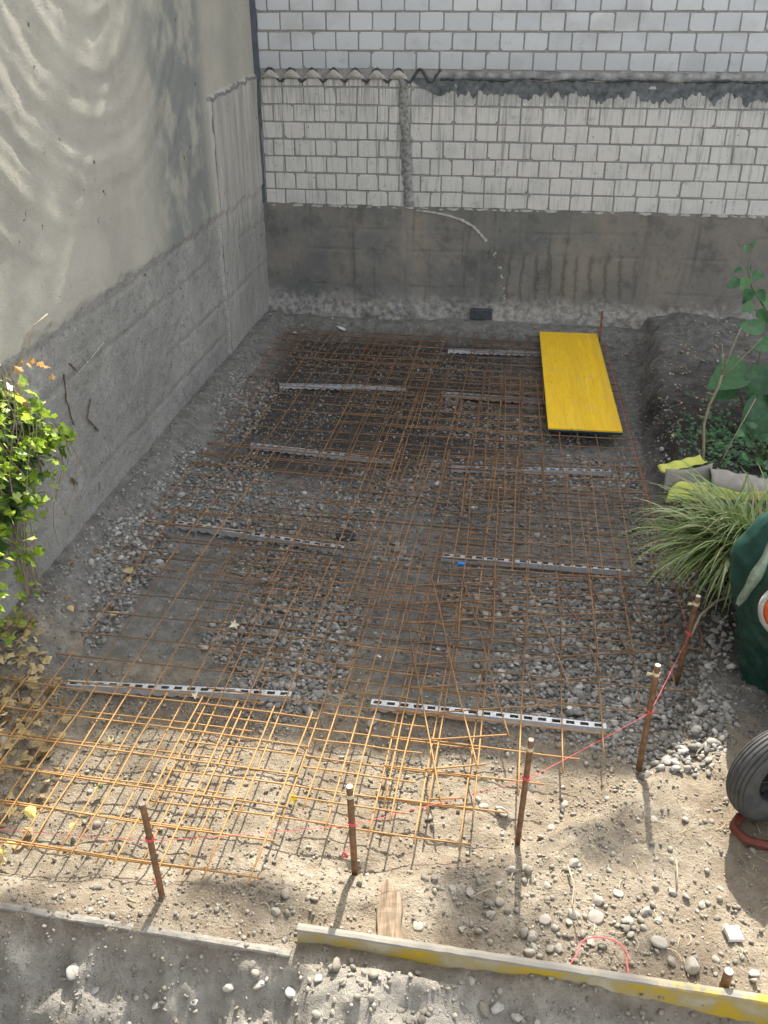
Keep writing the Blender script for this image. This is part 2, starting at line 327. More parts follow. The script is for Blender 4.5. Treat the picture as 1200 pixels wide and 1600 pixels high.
M = dict(
    soil=soil_mat(), brick=brick_mat(), mortar=mortar_mat(), conc=conc_dark_mat(), lwall=left_wall_mat(), rust=rust_mat(),
    gravel=stone_mat('gravel_stone', [(0, (.115, .114, .106)), (.35, (.175, .172, .160)), (.65, (.25, .242, .222)), (.9, (.34, .325, .295)), (1, (.46, .44, .40))]),
    tanstone=stone_mat('tan_stone', [(0, (.15, .132, .105)), (.4, (.21, .187, .15)), (.8, (.27, .245, .205)), (1, (.36, .335, .29))]),
    white=simple('plaster_chip', (.62, .60, .56), .8, .1),
    galv=simple('galvanised_steel', (.42, .43, .44), .5, .12, 25, .35, .05),
    dark=simple('dark_joint_board', (.085, .10, .12), .8, .25, 14),
    pale=simple('pale_cement', (.36, .35, .32), .95, .2, 40, 0, .6, .006),
    darkline=simple('dark_bitumen', (.06, .065, .07), .85, .3, 30),
    tar=simple('weathered_bitumen', (.105, .115, .12), .85, .5, 22, 0, .6, .008), smear=simple('mortar_smear', (.22, .22, .21), .95, .5, 35, 0, .6, .008),
    ledge=simple('grimy_mortar', (.23, .232, .225), .95, .55, 12, 0, .7, .010),
    chalk=simple('chalk', (.42, .42, .38), .95, .25, 60, 0, .5),
    cut=simple('cut_steel', (.45, .38, .30), .5, .15, 60),
    stake=simple('stake_steel', (.17, .095, .05), .7, .4, 40, 0, .3),
    tape=simple('masking_tape', (.55, .47, .30), .7, .2, 60),
    string=simple('neon_string', (.72, .10, .12), .6, .08, 60),
    yellow=yellow_mat(.10), yellow2=yellow_mat(.75, 'worn_yellow_shuttering', 0), dusty=dusty_mat(),
    navy=simple('blue_edge_paint', (.012, .05, .075), .5, .2, 20),
    pale2=simple('dust_covered_wood', (.22, .205, .18), .95, .25, 30, 0, .7, .008),
    wood=simple('grey_wood', (.42, .28, .17), .85, .3, 22, 0, .5, .006),
    rubber=simple('tyre_rubber', (.060, .060, .058), .65, .3, 25, 0, .2),
    rim=simple('black_rim', (.02, .02, .02), .5, .2), red=simple('red_paint', (.13, .034, .022), .45, .3, 18),
    sack=simple('green_plastic', (.016, .050, .040), .34, .3, 9, 0, .35, .012),
    hem=simple('pale_plastic_hem', (.20, .26, .20), .4, .3, 40),
    orange=simple('orange_plastic', (.60, .12, .03), .4, .15, 12), greyrim=simple('grey_rim', (.35, .35, .33), .5, .2),
    bag=simple('yellow_paper', (.46, .48, .10), .7, .12, 16, 0, .3), bagin=simple('grey_paper', (.27, .25, .215), .85, .15, 18, 0, .3),
    ink=simple('dark_ink', (.05, .05, .04), .8, .1),
    stem=simple('dry_stem', (.27, .225, .16), .85, .25, 40), gstem=simple('green_stem', (.10, .13, .05), .7, .2, 40),
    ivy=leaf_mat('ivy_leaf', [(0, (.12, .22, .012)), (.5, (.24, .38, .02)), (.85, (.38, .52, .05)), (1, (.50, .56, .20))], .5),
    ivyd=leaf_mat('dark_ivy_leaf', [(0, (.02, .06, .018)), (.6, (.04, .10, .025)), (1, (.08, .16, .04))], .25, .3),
    ivyo=leaf_mat('withered_ivy_leaf', [(0, (.50, .17, .04)), (.6, (.55, .28, .10)), (1, (.58, .42, .20))], .4, .7),
    dry=leaf_mat('dry_leaf', [(0, (.22, .13, .06)), (.35, (.38, .26, .13)), (.7, (.50, .39, .20)), (1, (.60, .50, .26))], .3, .75),
    big=leaf_mat('broad_leaf', [(0, (.026, .085, .035)), (.6, (.042, .13, .05)), (1, (.08, .19, .06))], .3, .4),
    grass=leaf_mat('grass_blade', [(0, (.07, .13, .03)), (.45, (.15, .25, .065)), (.8, (.26, .36, .13)), (.93, (.42, .46, .27)), (1, (.42, .33, .17))], .35, .45),
    straw=leaf_mat('straw', [(0, (.36, .30, .18)), (1, (.50, .43, .28))], .1, .8),
    blue=simple('blue_plastic', (.02, .16, .55), .4, .1), black=simple('black_rubber', (.03, .032, .036), .6, .2),
    bark=simple('bark', (.12, .09, .06), .9, .3, 20, 0, .6, .01),
    crown=leaf_mat('tree_leaf', [(0, (.03, .08, .02)), (1, (.07, .14, .03))], .3),
)

# ------------------------------------------------------------------ ground
def berm(X):      # far edge of the front rim of the pit, as Y(X)
    return np.interp(X, [-4, -1.2, -.38, .18, .5, .65, .85, 1.0], [1.90, 1.93, 2.07, 2.26, 2.50, 2.66, 2.95, 3.4])
def redge(Y):     # left edge of the right bank, as X(Y)
    return np.interp(Y, [0, 2.8, 3.3, 3.7, 4.6, 5.9, 7.6, 9], [.75, .80, .90, .93, .96, 1.02, 1.12, 1.2])
def board_y(X): return np.interp(X, [-3, -.5, .9, 2.5], [1.78, 1.675, 1.69, 1.71])
def ground_z(X, Y):
    X = np.asarray(X, float); Y = np.asarray(Y, float)
    wv = fbm(X*3, Y*3, 3, 3)*.09
    z = .16*sst(-1.80, -2.12, X+wv)*sst(2.6, 3.1, Y) + .03*sst(-1.6, -2.0, X+wv)
    z = np.maximum(z, .15*sst(7.62, 7.92, Y+wv))
    xr = redge(Y)+wv*1.1+.05*fbm(X*9, Y*9, 17, 3)
    far = sst(3.2, 3.9, Y)
    rb = sst(0, .16, X-xr)*(.12+.12*far) + sst(.1, .5, X-xr)*.03*far
    rb = rb + .012*np.exp(-((X-xr-.25)/.16)**2)*far + .03*fbm(X*5, Y*5, 19, 4)*sst(0, .3, X-xr)*far
    z = np.maximum(z, rb)
    u = berm(X)-Y+wv*.7
    fr = .095*sst(-.05, .22, u)+.035*np.exp(-((u-.12)/.09)**2)*sst(-1.0, -.2, X)
    z = np.maximum(z, fr)
    z = z + .022*fbm(X*2.5, Y*2.5, 21, 4) + .011*fbm(X*11, Y*11, 31, 4) + .007*fbm(X*42, Y*42, 41, 3)*sst(9.5, 7, Y) + .010*np.clip(fbm(X*17, Y*17, 45, 3)-.12, 0, 1)*sst(.0, .15, u)*2
    # spoil slope falling towards the camera on this side of the boards
    by = board_y(X); t = np.clip(by-Y, 0, None)
    mound = np.exp(-((X+.22)/.24)**4)
    slope = .86 - .50*mound - .45*sst(.1, .6, X) + .55*fbm(X*3.5, Y*3.5, 55, 3)
    drop = slope*np.minimum(t, .34)
    off = np.where(Y < by, -.006-drop, 0)
    off = off + np.where(Y < by, .03*mound*sst(0, .03, t), 0)
    off = off - np.where(Y < by, .035*sst(.15, .5, X), 0)
    k = sst(-2, -.5, Y)                                            # fade back to level behind the camera
    z = z + off*k
    z = z + .06*fbm(X*7, Y*7, 61, 4)*sst(0, .12, by-Y)*k
    # holes at two stakes
    z = z - .03*np.exp(-(((X+.36)/.075)**2+((Y-2.085)/.03)**2)) - .03*np.exp(-(((X-.13)/.04)**2+((Y-2.36)/.03)**2))
    # puddle-like dips
    z = z - .02*np.exp(-(((X+.98)/.17)**2+((Y-4.6)/.13)**2))
    fade = sst(14, 9.2, np.abs(X))*sst(20, 10, np.abs(Y))
    return z*fade
def axis(a, b, st, far):
    c = list(np.arange(a, b, st)); o = []; x = b; s = st
    while x < far: o.append(x); s *= 1.22; x += s
    l = []; x = a-st; s = st
    while x > -far: l.append(x); s *= 1.22; x -= s
    return np.array(l[::-1]+c+o)
gx = axis(-2.3, 2.1, .0115, 90); gy = axis(1.25, 8.1, .014, 120)
GX, GY = np.meshgrid(gx, gy); GZ = ground_z(GX, GY)
nx, ny = len(gx), len(gy)
I = np.arange(nx*ny).reshape(ny, nx)
Fq = np.stack([I[:-1, :-1], I[:-1, 1:], I[1:, 1:], I[1:, :-1]], -1).reshape(-1, 4)
link('ground', fast_mesh('ground', np.stack([GX, GY, GZ], -1).reshape(-1, 3), Fq), M['soil'], kind='structure')
def gz(x, y): return float(ground_z(np.array([x]), np.array([y]))[0])

# ------------------------------------------------------------------ back wall
YB = 8.05
bw = thing('brick_wall', 'tall white brick wall on a dark stained concrete base at the far end', 'wall', (0, YB, 0))
def brick_rows(rows, x0, x1, pitch, cut=None):
    mb = MB(); ch = lambda: random.uniform(.003, .008) if random.random() < .82 else random.uniform(.008, .026)
    for r, (z0, z1) in enumerate(rows):
        x = x0 - (pitch/2 if r % 2 else 0) + random.uniform(-.012, .012)
        while x < x1:
            wd = pitch*random.uniform(.97, 1.03)
            if random.random() < .02: wd *= .52
            a, b = max(x+.005, x0), x+wd-.006
            x += wd
            if b-a < .03: continue
            c, d = z0+.006+random.uniform(-.003, .003), z1-.006+random.uniform(-.004, .002)
            q = [ch() for _ in range(4)]; j = lambda: random.uniform(-.0015, .0015)
            out = [(a+q[0], c+j()), (b-q[1], c+j()), (b+j(), c+q[1]), (b+j(), d-q[2]), (b-q[2], d+j()), (a+q[3], d+j()), (a+j(), d-q[3]), (a+j(), c+q[0])]
            cx, cz = (a+b)/2, (c+d)/2; pr = random.uniform(.006, .012)
            V = [(p, 0.012, s) for p, s in out] + [(p, -pr+.004, s) for p, s in out]
            V += [(cx+(p-cx)*.955, -pr, cz+(s-cz)*.94) for p, s in out]
            F = [(k, (k+1) % 8, 8+(k+1) % 8, 8+k) for k in range(8)] + [(8+k, 8+(k+1) % 8, 16+(k+1) % 8, 16+k) for k in range(8)] + [tuple(range(16, 24))]
            mb.add(V, F)
    return mb
X1 = 7.0
up = [(2.190+k*.1385, 2.190+(k+1)*.1385) for k in range(21)]
lo = [(1.112+k*.1357, 1.112+(k+1)*.1357) for k in range(7)]
brick_rows(up, -2.13, X1, .1885).obj('upper_bricks', M['brick'], bw)
brick_rows(lo, -2.13, X1, .181).obj('lower_bricks', M['brick'], bw)
brick_rows([(2.062, 2.128)], -2.13, X1, .181).obj('cut_brick_course', M['brick'], bw)
mb = MB(); mb.box(-2.6, X1, 0.0, .24, 1.0, 5.12); mb.obj('mortar_backing', M['mortar'], bw)
# concrete base, rough, standing slightly proud
xs = np.linspace(-2.25, X1, 620); zs = np.linspace(-.1, 1.13, 90)
XX, ZZ = np.meshgrid(xs, zs)
rel = -.016 + .004*fbm(XX*3, ZZ*3, 71, 3) + .003*fbm(XX*20, ZZ*20, 73, 3)
for zl, s in ((.745, 81), (.435, 82), (.93, 83)):
    rel += .007*np.exp(-((ZZ-zl-.012*fbm(XX*2.5, XX*0, s, 4))/.006)**2)*sst(.25, .5, vnoise(XX*3, XX*0, s+5))
rel += .006*np.exp(-((XX+.90+.01*fbm(ZZ*6, ZZ*0, 88, 2))/.008)**2)
rel += -.070*sst(.36, .12, ZZ+.12*fbm(XX*2.3, XX*0, 90, 3)) * (.8+.5*fbm(XX*9, ZZ*9, 91, 3)) - .012*sst(.40, .28, ZZ)*fbm(XX*40, ZZ*40, 93, 4)   # footing
topz = ZZ + np.where(ZZ > 1.09, .012*fbm(XX*8, XX*0, 95, 3), 0)
I = np.arange(XX.size).reshape(XX.shape); Fw = np.stack([I[:-1, :-1], I[:-1, 1:], I[1:, 1:], I[1:, :-1]], -1).reshape(-1, 4)
Vt = np.stack([XX, rel, topz], -1).reshape(-1, 3)
back = np.array([[-2.25, .2, -.1], [X1, .2, -.1], [X1, .2, 1.12], [-2.25, .2, 1.12]])
me = new_mesh('concrete_base', list(map(tuple, Vt)), [tuple(f) for f in Fw], True)
link('concrete_base', me, M['conc'], bw)
# crumbled bedding mortar along the top of the base
mb = MB()
x = -2.1
while x < 2.6:
    L = random.uniform(.05, .16); h = random.uniform(.012, .03); p = random.uniform(.012, .026)
    n = 6; V = []
    for k in range(n+1):
        xx = x+L*k/n; e = math.sin(PI*k/n)**.5 if 0 < k < n else .1
        zc = 1.118+random.uniform(-.004, .004)
        V += [(xx, .0, zc-h*e*.9), (xx, -p*e-.004, zc-h*e*.5), (xx, -p*e*.9-.004, zc+h*e*.2), (xx, .0, zc+h*e*.55)]
    F = [(k*4+i, (k+1)*4+i, (k+1)*4+i+1, k*4+i+1) for k in range(n) for i in range(3)]
    if random.random() < .75: mb.add(V, F)
    x += L*random.uniform(.7, 1.3)
mb.obj('bedding_mortar', M['pale'], bw)
# ledge of mortar left of the old roof (right of the pier) and corrugation imprint (left of it)
mb = MB(); V = []; n = 160
for k in range(n+1):
    x = -.66+(X1+.66)*k/n; p = .008+.016*float(fbm(x*9, 0, 101, 4)); zt = 2.172+.022*float(fbm(x*6, 0, 102, 4)); zb = 2.128+.022*float(fbm(x*5, 0, 103, 4))
    V += [(x, .0, zb-.006), (x, -p-.012, zb), (x, -p*.8-.010, zt), (x, .0, zt+.012)]
mb.add(V, [(k*4+i, (k+1)*4+i, (k+1)*4+i+1, k*4+i+1) for k in range(n) for i in range(3)])
mb.obj('mortar_ledge', M['ledge'], bw, True)
mbh = MB(); mbd = MB()
for k in range(8):
    cx = -2.035+k*.178; hw = .074; n = 10; V = []
    f = 1-.06*(k == 0)
    for i in range(n+1):
        t = i/n; xx = cx-hw+2*hw*t; zz = 2.128+.062*math.sin(PI*t)*f
        V += [(xx, 0, 2.124), (xx, -.026-.003*math.sin(9*t+k), 2.124), (xx, -.024, zz), (xx, 0, zz+.004)]
    if k < 7: mbh.add(V, [(i*4+j, (i+1)*4+j, (i+1)*4+j+1, i*4+j+1) for i in range(n) for j in range(3)])
pts = []
for i in range(150):
    x = -2.10+1.48*i/149; ph = (x+2.035)/.178
    pts.append((x, -.012, 2.150+.048*math.cos(2*PI*ph)+.003*math.sin(i*1.7)))
mbd.tube(pts, [.009+.004*random.random() for _ in pts], 5)
mbh.obj('corrugation_imprint', M['pale'], bw, True); mbd.obj('bitumen_line', M['darkline'], bw, True)
pts = [(-.62+(X1+.62)*i/240, -.016-.004*random.random(), 2.126+.012*float(fbm(i*.21, 0, 631, 3))) for i in range(241)]
mb = MB(); mb.tube(pts, [.002+.012*random.random()**2 for _ in pts], 5); mb.obj('bitumen_line', M['darkline'], bw, True)
# bitumen smear with ragged lower edge and the mortar smear of a vanished pier
mb = MB(); n = 620; V = []; x0s = -.84
for k in range(n+1):
    x = x0s+(3.4+.84)*k/n
    lo_ = 2.022-.060*float(fbm(x*2.2, 0, 601, 3))-.085*max(0, float(fbm(x*9, 0, 603, 3)))-.045*float(fbm(x*36, 0, 605, 3))
    if x < -.6: lo_ = max(lo_, 2.10-.5*(x-x0s))
    for j in range(6):
        t = j/5; z = 2.135+(lo_-2.135)*t
        V.append((x, -.0125-.004*float(fbm(x*14, z*14, 607, 3))-.001*(1-t), z))
mb.add(V, [(6*k+j, 6*k+j+1, 6*k+j+7, 6*k+j+6) for k in range(n) for j in range(5)]); mb.obj('bitumen_smear', M['tar'], bw, True)
mb = MB(); V = []; n = 150
for k in range(n+1):
    z = 1.12+1.02*k/n; cx = -.865-.07*(z-1.14)+.012*float(fbm(z*5, 0, 611, 3))
    wl_ = .038+.022*float(fbm(z*12, 1, 613, 3)); wr_ = .038+.022*float(fbm(z*12, 5, 615, 3))
    for j in range(9):
        t = j/8; xx = cx-wl_+(wl_+wr_)*t; V.append((xx, -.010-.013*math.sin(PI*t)**.7*(.6+.9*float(vnoise(xx*45, z*30, 617))), z))
mb.add(V, [(9*k+j, 9*k+j+1, 9*k+j+10, 9*k+j+9) for k in range(n) for j in range(8)]); mb.obj('mortar_smear', M['smear'], bw, True)
# chalk arc
pts = [(-.80, 1.100), (-.66, 1.088), (-.526, 1.065), (-.40, 1.028), (-.30, .978), (-.23, .91), (-.17, .845)]
mb = MB(); V = []
sm = []
for i in range(len(pts)-1):
    for t in np.linspace(0, 1, 8, endpoint=False): sm.append((pts[i][0]*(1-t)+pts[i+1][0]*t, pts[i][1]*(1-t)+pts[i+1][1]*t))
for i, (x, z) in enumerate(sm):
    wd = (.004+.008*(i/len(sm))**.5)*random.uniform(.5, 1.3); V += [(x-wd*.6, -.026, z-wd), (x+wd*.6, -.027, z+wd)]
mb.add(V, [(2*i, 2*i+1, 2*i+3, 2*i+2) for i in range(len(sm)-1)])
for cx, cz in ((-.10, .735), (-.03, .55), (-.02, .46), (.0, .37), (-.045, .63)):
    for _ in range(3):
        a, b = cx+random.uniform(-.02, .02), cz+random.uniform(-.02, .02); r = random.uniform(.004, .011)
        mb.add([(a+r*math.cos(q), -.027, b+r*math.sin(q)*1.4) for q in (0, 1.2, 2.5, 3.6, 5)], [(4, 3, 2, 1, 0)])
mb.obj('chalk_mark', M['chalk'], bw)
# solid block in the footing, its dark colour painting the shade of a hole
mb = MB(); mb.box(-.29, -.09, -.075, -.02, .16, .26); bevel(mb.obj('recess_shade_block', M['darkline'], bw), .012)
# dark joint strip in the corner, narrowing downwards
mb = MB()
prof = [(1.13, -2.172, -2.145), (1.5, -2.182, -2.142), (1.72, -2.19, -2.150), (1.76, -2.19, -2.135), (2.08, -2.21, -2.135), (2.14, -2.235, -2.12), (2.2, -2.235, -2.12), (2.7, -2.26, -2.125), (5.0, -2.3, -2.125)]
V = []
for z, a, b in prof: V += [(a, -.035, z), (b, -.035, z), (b, .05, z), (a, .05, z)]
F = [(4*i+j, 4*i+(j+1) % 4, 4*i+4+(j+1) % 4, 4*i+4+j) for i in range(len(prof)-1) for j in range(4)] + [(3, 2, 1, 0), tuple(4*(len(prof)-1)+j for j in range(4))]
mb.add(V, F); mb.obj('joint_strip', M['dark'], bw)

# ------------------------------------------------------------------ left wall
XL = -2.18
lw = thing('concrete_wall', 'long bare concrete wall with flaking render above, running down the left of the pit', 'wall', (XL, 0, 0))
ys = np.linspace(-2.0, YB+.02, 640); zs = np.linspace(-.15, 5.1, 340)
YY, ZZ = np.meshgrid(ys, zs)
wob = ZZ+.07*fbm(YY*5, ZZ*5, 111, 4)
pl = sst(1.272, 1.287, wob)
R = .010*pl + .007*fbm(YY*16, ZZ*16, 113, 4)*(1-pl*.75) + .008*fbm(YY*2.4, ZZ*2.4, 114, 3)
for zl, s in ((.98, 121), (.62, 122), (.36, 124), (1.22, 123)):
    lin = ZZ-zl-.02*fbm(YY*1.1, YY*0, s, 2)-.008*fbm(YY*12, YY*0, s+9, 3)
    R += (-.006*np.exp(-(lin/.010)**2) + .003*sst(0, .05, lin)*sst(.1, .05, lin))*(1-pl)*sst(.2, .5, vnoise(YY*1.3, YY*0, s+3))
# big trowel swells in the render, sweeping round in arcs
rr = np.hypot((YY-4.95)*.85, ZZ-2.95)
arc = np.sin(rr*2*PI/.25+.9*fbm(YY*1.6, ZZ*1.6, 131, 3))+.5*np.sin(rr*2*PI/.11+2*fbm(YY*3, ZZ*3, 132, 3))
R += .0032*arc*sst(1.5, 1.9, ZZ)*sst(6.9, 5.9, YY) * (.55+.45*vnoise(YY*2, ZZ*2, 133))
rr2 = (YY-6.25)+.35*(ZZ-2.0); R += .004*np.exp(-(rr2/.07)**2)*sst(1.6, 1.9, ZZ)
lean = sst(6.73, 6.76, YY)*sst(2.12, 2.10, ZZ-.055*(YY-7.3)); R += .018*lean
R += .004*fbm(YY*30, ZZ*8, 137, 2)*lean
R -= .012*np.exp(-((YY-6.80)/.010)**2)*sst(2.09, 2.05, ZZ)
I = np.arange(YY.size).reshape(YY.shape); Fw = np.stack([I[:-1, :-1], I[:-1, 1:], I[1:, 1:], I[1:, :-1]], -1).reshape(-1, 4)[:, ::-1]
link('wall_face', fast_mesh('wall_face', np.stack([R, YY, ZZ], -1).reshape(-1, 3), Fw[:, ::-1]), M['lwall'], lw)
mb = MB(); mb.box(-.38, -.03, -2.0, YB+.3, -.2, 5.09); mb.obj('wall_core', M['pale'], lw)
# cracks, root scars and a strip of bubble-like mortar beads
mb = MB()
def wall_line(pts, r):
    P = []
    for i in range(len(pts)-1):
        for t in np.linspace(0, 1, 6, endpoint=False): P.append((random.uniform(.004, .010), pts[i][0]*(1-t)+pts[i+1][0]*t+random.uniform(-.004, .004), pts[i][1]*(1-t)+pts[i+1][1]*t))
    mb.tube(P, [r*random.uniform(.6, 1.3) for _ in P], 5)
wall_line([(4.02, 1.03), (4.0, .9), (4.03, .72)], .004); wall_line([(4.1, 1.06), (4.17, .98)], .004)
wall_line([(4.25, .80), (4.18, .72), (4.30, .58)], .005); wall_line([(3.62, .98), (3.60, .8), (3.66, .6)], .006); wall_line([(3.9, .5), (3.95, .44)], .01)
mb.obj('dead_root_trace', M['bark'], lw)
mb = MB()
for k in range(16):
    t = k/15; yy = 4.18+.32*t; zz = .985+.045*t; r = random.uniform(.003, .006)
    mb.add([(.012+r*a, yy+r*b, zz+r*c) for a, b, c in ((1, 0, 0), (0, 1, 0), (0, -1, 0), (0, 0, 1), (0, 0, -1))], [(0, 1, 3), (0, 3, 2), (0, 2, 4), (0, 4, 1)])
mb.obj('mortar_bead', M['white'], lw)
mb = MB(); mb.box(.0, .03, 7.10, 7.19, 1.95, 2.05); mb.box(.02, .038, 7.12, 7.17, 1.965, 2.02); mb.obj('broken_anchor', M['pale'], lw)

# ------------------------------------------------------------------ rebar mats
WIRE_R = .0034
def rebar_mat(label, ox, oy, rot, W, L, z, sx=.15, sy=.155, ov=.035, clip=None, seed=0, xs_=None):
    rs = random.Random(seed); a = math.radians(rot); ca, sa = math.cos(a), math.sin(a)
    t = thing('reinforcement_mesh', label, 'rebar mesh', (ox, oy, 0), 0, 'rusty welded wire mats laid over the pit floor')
    def wp(u, v): return u*ca-v*sa, u*sa+v*ca
    def hz(u, v, dz):
        x, y = wp(u, v); x += ox; y += oy
        return z + dz + .006*float(fbm(x*1.8+seed, y*1.8, 200+seed, 2))
    def seg(p0, p1, dz, j):
        n = 20; P = []; c1, c2 = rs.uniform(-.004, .004), rs.uniform(0, 6)
        for i in range(n+1):
            s = i/n; u = p0[0]*(1-s)+p1[0]*s; v = p0[1]*(1-s)+p1[1]*s
            x, y = wp(u, v)
            if clip and not clip(x+ox, y+oy):
                if len(P) > 1: break
                P = []; continue
            off = c1*math.sin(3*s*PI+c2)
            P.append((x+(off if j else 0), y+(0 if j else off), hz(u, v, dz)))
        if len(P) < 3: return
        mb = MB(); mb.tube(P, WIRE_R, 6); mb.obj('wire', M['rust'], t, True)
    u = ov; nl = max(2, int(round((W-2*ov)/sx))+1)
    for k in range(nl):
        uu = ov+k*(W-2*ov)/(nl-1); seg((uu+rs.uniform(-.002, .002), 0), (uu+rs.uniform(-.002, .002), L), 2*WIRE_R, True)
    nc = max(2, int(round((L-2*ov)/sy))+1)
    for k in range(nc):
        vv = ov+k*(L-2*ov)/(nc-1); seg((0, vv), (W, vv+rs.uniform(-.002, .002)), 0, False)
    return t
clipR = lambda x, y: y > float(np.interp(x, [-.4, .08, .2, .44, .62, .8, 1.1], [2.18, 2.25, 2.40, 2.62, 2.80, 2.95, 3.15]))
clipD = lambda x, y: y > float(np.interp(x, [-.2, -.05, .16, .41, .8, 1.2], [2.22, 2.33, 2.70, 3.0, 3.28, 3.5]))
MATS = [
 ('sunlit mesh mat whose corner lies in the dirt beside the leftmost stake', -2.06, 1.96, -1.5, 1.14, 2.46, .070, .152, .165, .035, None),
 ('short sunlit mesh mat half over the dry leaves, ending before the left rail', -2.34, 1.98, -2.6, 1.66, .86, .092, .153, .163, .035, None),
 ('sunlit mesh mat between the leftmost and second stakes, reaching back over the round gravel patch', -1.19, 2.20, -2.4, 1.20, 1.80, .080, .152, .16, .035, None),
 ('narrow sunlit mesh strip only three bars wide, behind the second stake', -.66, 2.24, -3.2, .44, 1.50, .100, .165, .155, .06, None),
 ('wide mesh mat cut off on the slant along the string by the third stake', -.35, 2.16, -1.6, 1.36, 2.75, .090, .152, .155, .035, clipR),
 ('mesh mat lying skewed across the others in front of the right-hand stones', -.105, 2.16, 12.6, 1.19, 1.62, .108, .155, .152, .035, clipD),
 ('orange-rusted mesh mat over the left rail in the middle of the pit', -2.0, 3.72, -3.8, 1.55, 1.55, .094, .15, .155, .035, None),
 ('dark mesh mat along the left gravel bank, beside the concrete wall', -2.03, 4.95, -2.4, 1.42, 2.72, .080, .15, .155, .035, None),
 ('mesh mat in the far left part with its loose ends hanging towards the camera', -1.17, 6.27, -1.2, 1.52, 1.56, .096, .149, .155, .01, None),
 ('mesh mat over the damp bare floor in the middle of the pit', -.78, 4.62, -1.0, 1.12, 2.10, .080, .15, .155, .035, None),
 ('mesh mat partly under the near end of the yellow board', -.06, 4.72, .8, 1.02, 2.05, .094, .126, .155, .02, None),
 ('mesh mat right of the blue scrap, ending short of the yellow board', -.14, 3.30, .4, .86, 1.56, .104, .15, .152, .035, None),
 ('mesh mat under the far end of the yellow board', -.26, 6.42, -.6, 1.18, 1.42, .080, .15, .155, .035, None),
 ('mesh mat in the centre of the pit between the left and right rails', -1.02, 3.55, -2.0, 1.18, 1.85, .086, .15, .157, .035, None),
 ('mesh mat over the bare strip between the two stony patches, above the left sunlit rail', -1.38, 3.10, -1.9, 1.30, 1.35, .074, .15, .155, .035, None),
 ('mesh mat spanning the stones between the second and third right rails', -.36, 3.95, -.8, 1.30, 1.35, .100, .15, .155, .035, None),
 ('mesh mat lying across the very middle of the pit floor', -1.15, 5.10, -1.8, 1.34, 1.30, .086, .15, .155, .035, None),
 ('mesh mat just left of the yellow board', -.72, 5.66, -.4, 1.06, 1.25, .092, .15, .155, .035, None),
 ('mesh mat hard against the foot of the brick wall, in the far left corner', -2.0, 6.95, -3.0, 1.52, .80, .100, .15, .155, .035, None),
]
for k, a in enumerate(MATS): rebar_mat(a[0], *a[1:7], sx=a[7], sy=a[8], ov=a[9], clip=a[10], seed=k)
for lab, P in (
  ('bent black tie wire crossing the mesh on the damp floor, farther one', [(-.62, 5.62, .10), (-.45, 5.50, .105), (-.27, 5.37, .10)]),
  ('short straight black wire over the farther bent wire', [(-.52, 5.50, .112), (-.40, 5.60, .115), (-.30, 5.63, .11)]),
  ('bent black tie wire ending at the rail near the blue scrap', [(-.28, 4.56, .11), (-.12, 4.40, .115), (.06, 4.20, .11)]),
  ('short black wire crossing the bent wire above the blue scrap', [(-.24, 4.34, .118), (-.10, 4.47, .12), (.03, 4.52, .118)]),
  ('loose wire lying on the middle mesh, left of the skewed mat', [(-.90, 3.98, .10), (-.62, 3.93, .105)])):
    mb = MB(); mb.tube(P, .0035, 6); tag(mb.obj('loose_wire', M['darkline']), lab, 'wire')

# ------------------------------------------------------------------ slotted rails
def rail_mesh(L):
    mb = MB(); wt = .0165; H = .034; th = .0018; n = max(2, int(round(L/.0585)))
    p = L/n; mb.box(0, L, wt-.0070, wt, H-th, H); mb.box(0, L, -wt, -wt+.0070, H-th, H)
    mb.box(0, .010, -wt+.0070, wt-.0070, H-th, H)
    for k in range(n):
        a = k*p+.044; b = min((k+1)*p+.010, L); mb.box(a, b, -wt+.0070, wt-.0070, H-th, H)
    for s in (-1, 1):
        N = n*8; V = []
        for i in range(N+1):
            x = L*i/N; ph = (x/p) % 1; bz = .001+.010*max(0, math.sin(PI*min(1, max(0, (ph-.2)/.6))))
            V += [(x, s*wt, H-.0004), (x, s*(wt+.006), bz)]
        mb.add(V, [(2*i, 2*i+1, 2*i+3, 2*i+2) for i in range(N)])
    return mb
RAILS = [((-1.798, 2.862), (-.801, 2.919), 'bright sunlit slotted rail beside the dry leaves'),
 ((-.45, 2.916), (.539, 2.898), 'bright sunlit slotted rail in front of the skewed mesh mat'),
 ((-1.794, 4.288), (-.784, 4.138), 'slotted rail on the left gravel, ending by the black disc'),
 ((-.243, 4.137), (.758, 4.117), 'slotted rail just behind the small blue scrap'),
 ((-1.643, 5.382), (-.647, 5.255), 'slotted rail on the damp bare floor, third back on the left side'),
 ((-.265, 5.211), (.756, 5.292), 'slotted rail on the stones, the first one in front of the yellow board'),
 ((-1.708, 6.492), (-.71, 6.569), 'slotted rail farthest back on the left side, in the dark mud'),
 ((-.427, 6.485), (.55, 6.42), 'slotted rail running under the middle of the yellow board'),
 ((-.45, 7.49), (.48, 7.526), 'slotted rail running under the far end of the yellow board')]
for a, b, lab in RAILS:
    L = math.dist(a, b); o = rail_mesh(L).obj('slotted_rail', M['galv'])
    z = max(gz(a[0]*.9+b[0]*.1, a[1]), gz((a[0]+b[0])/2, (a[1]+b[1])/2), gz(b[0], b[1]))
    o.location = (a[0], a[1], max(.011, z-.002)); o.rotation_euler = (0, 0, math.atan2(b[1]-a[1], b[0]-a[0]))
    sd_ = o.modifiers.new('s', 'SOLIDIFY'); sd_.thickness = .0012
    tag(o, lab, 'metal rail', 'galvanised slotted rails under the mesh')

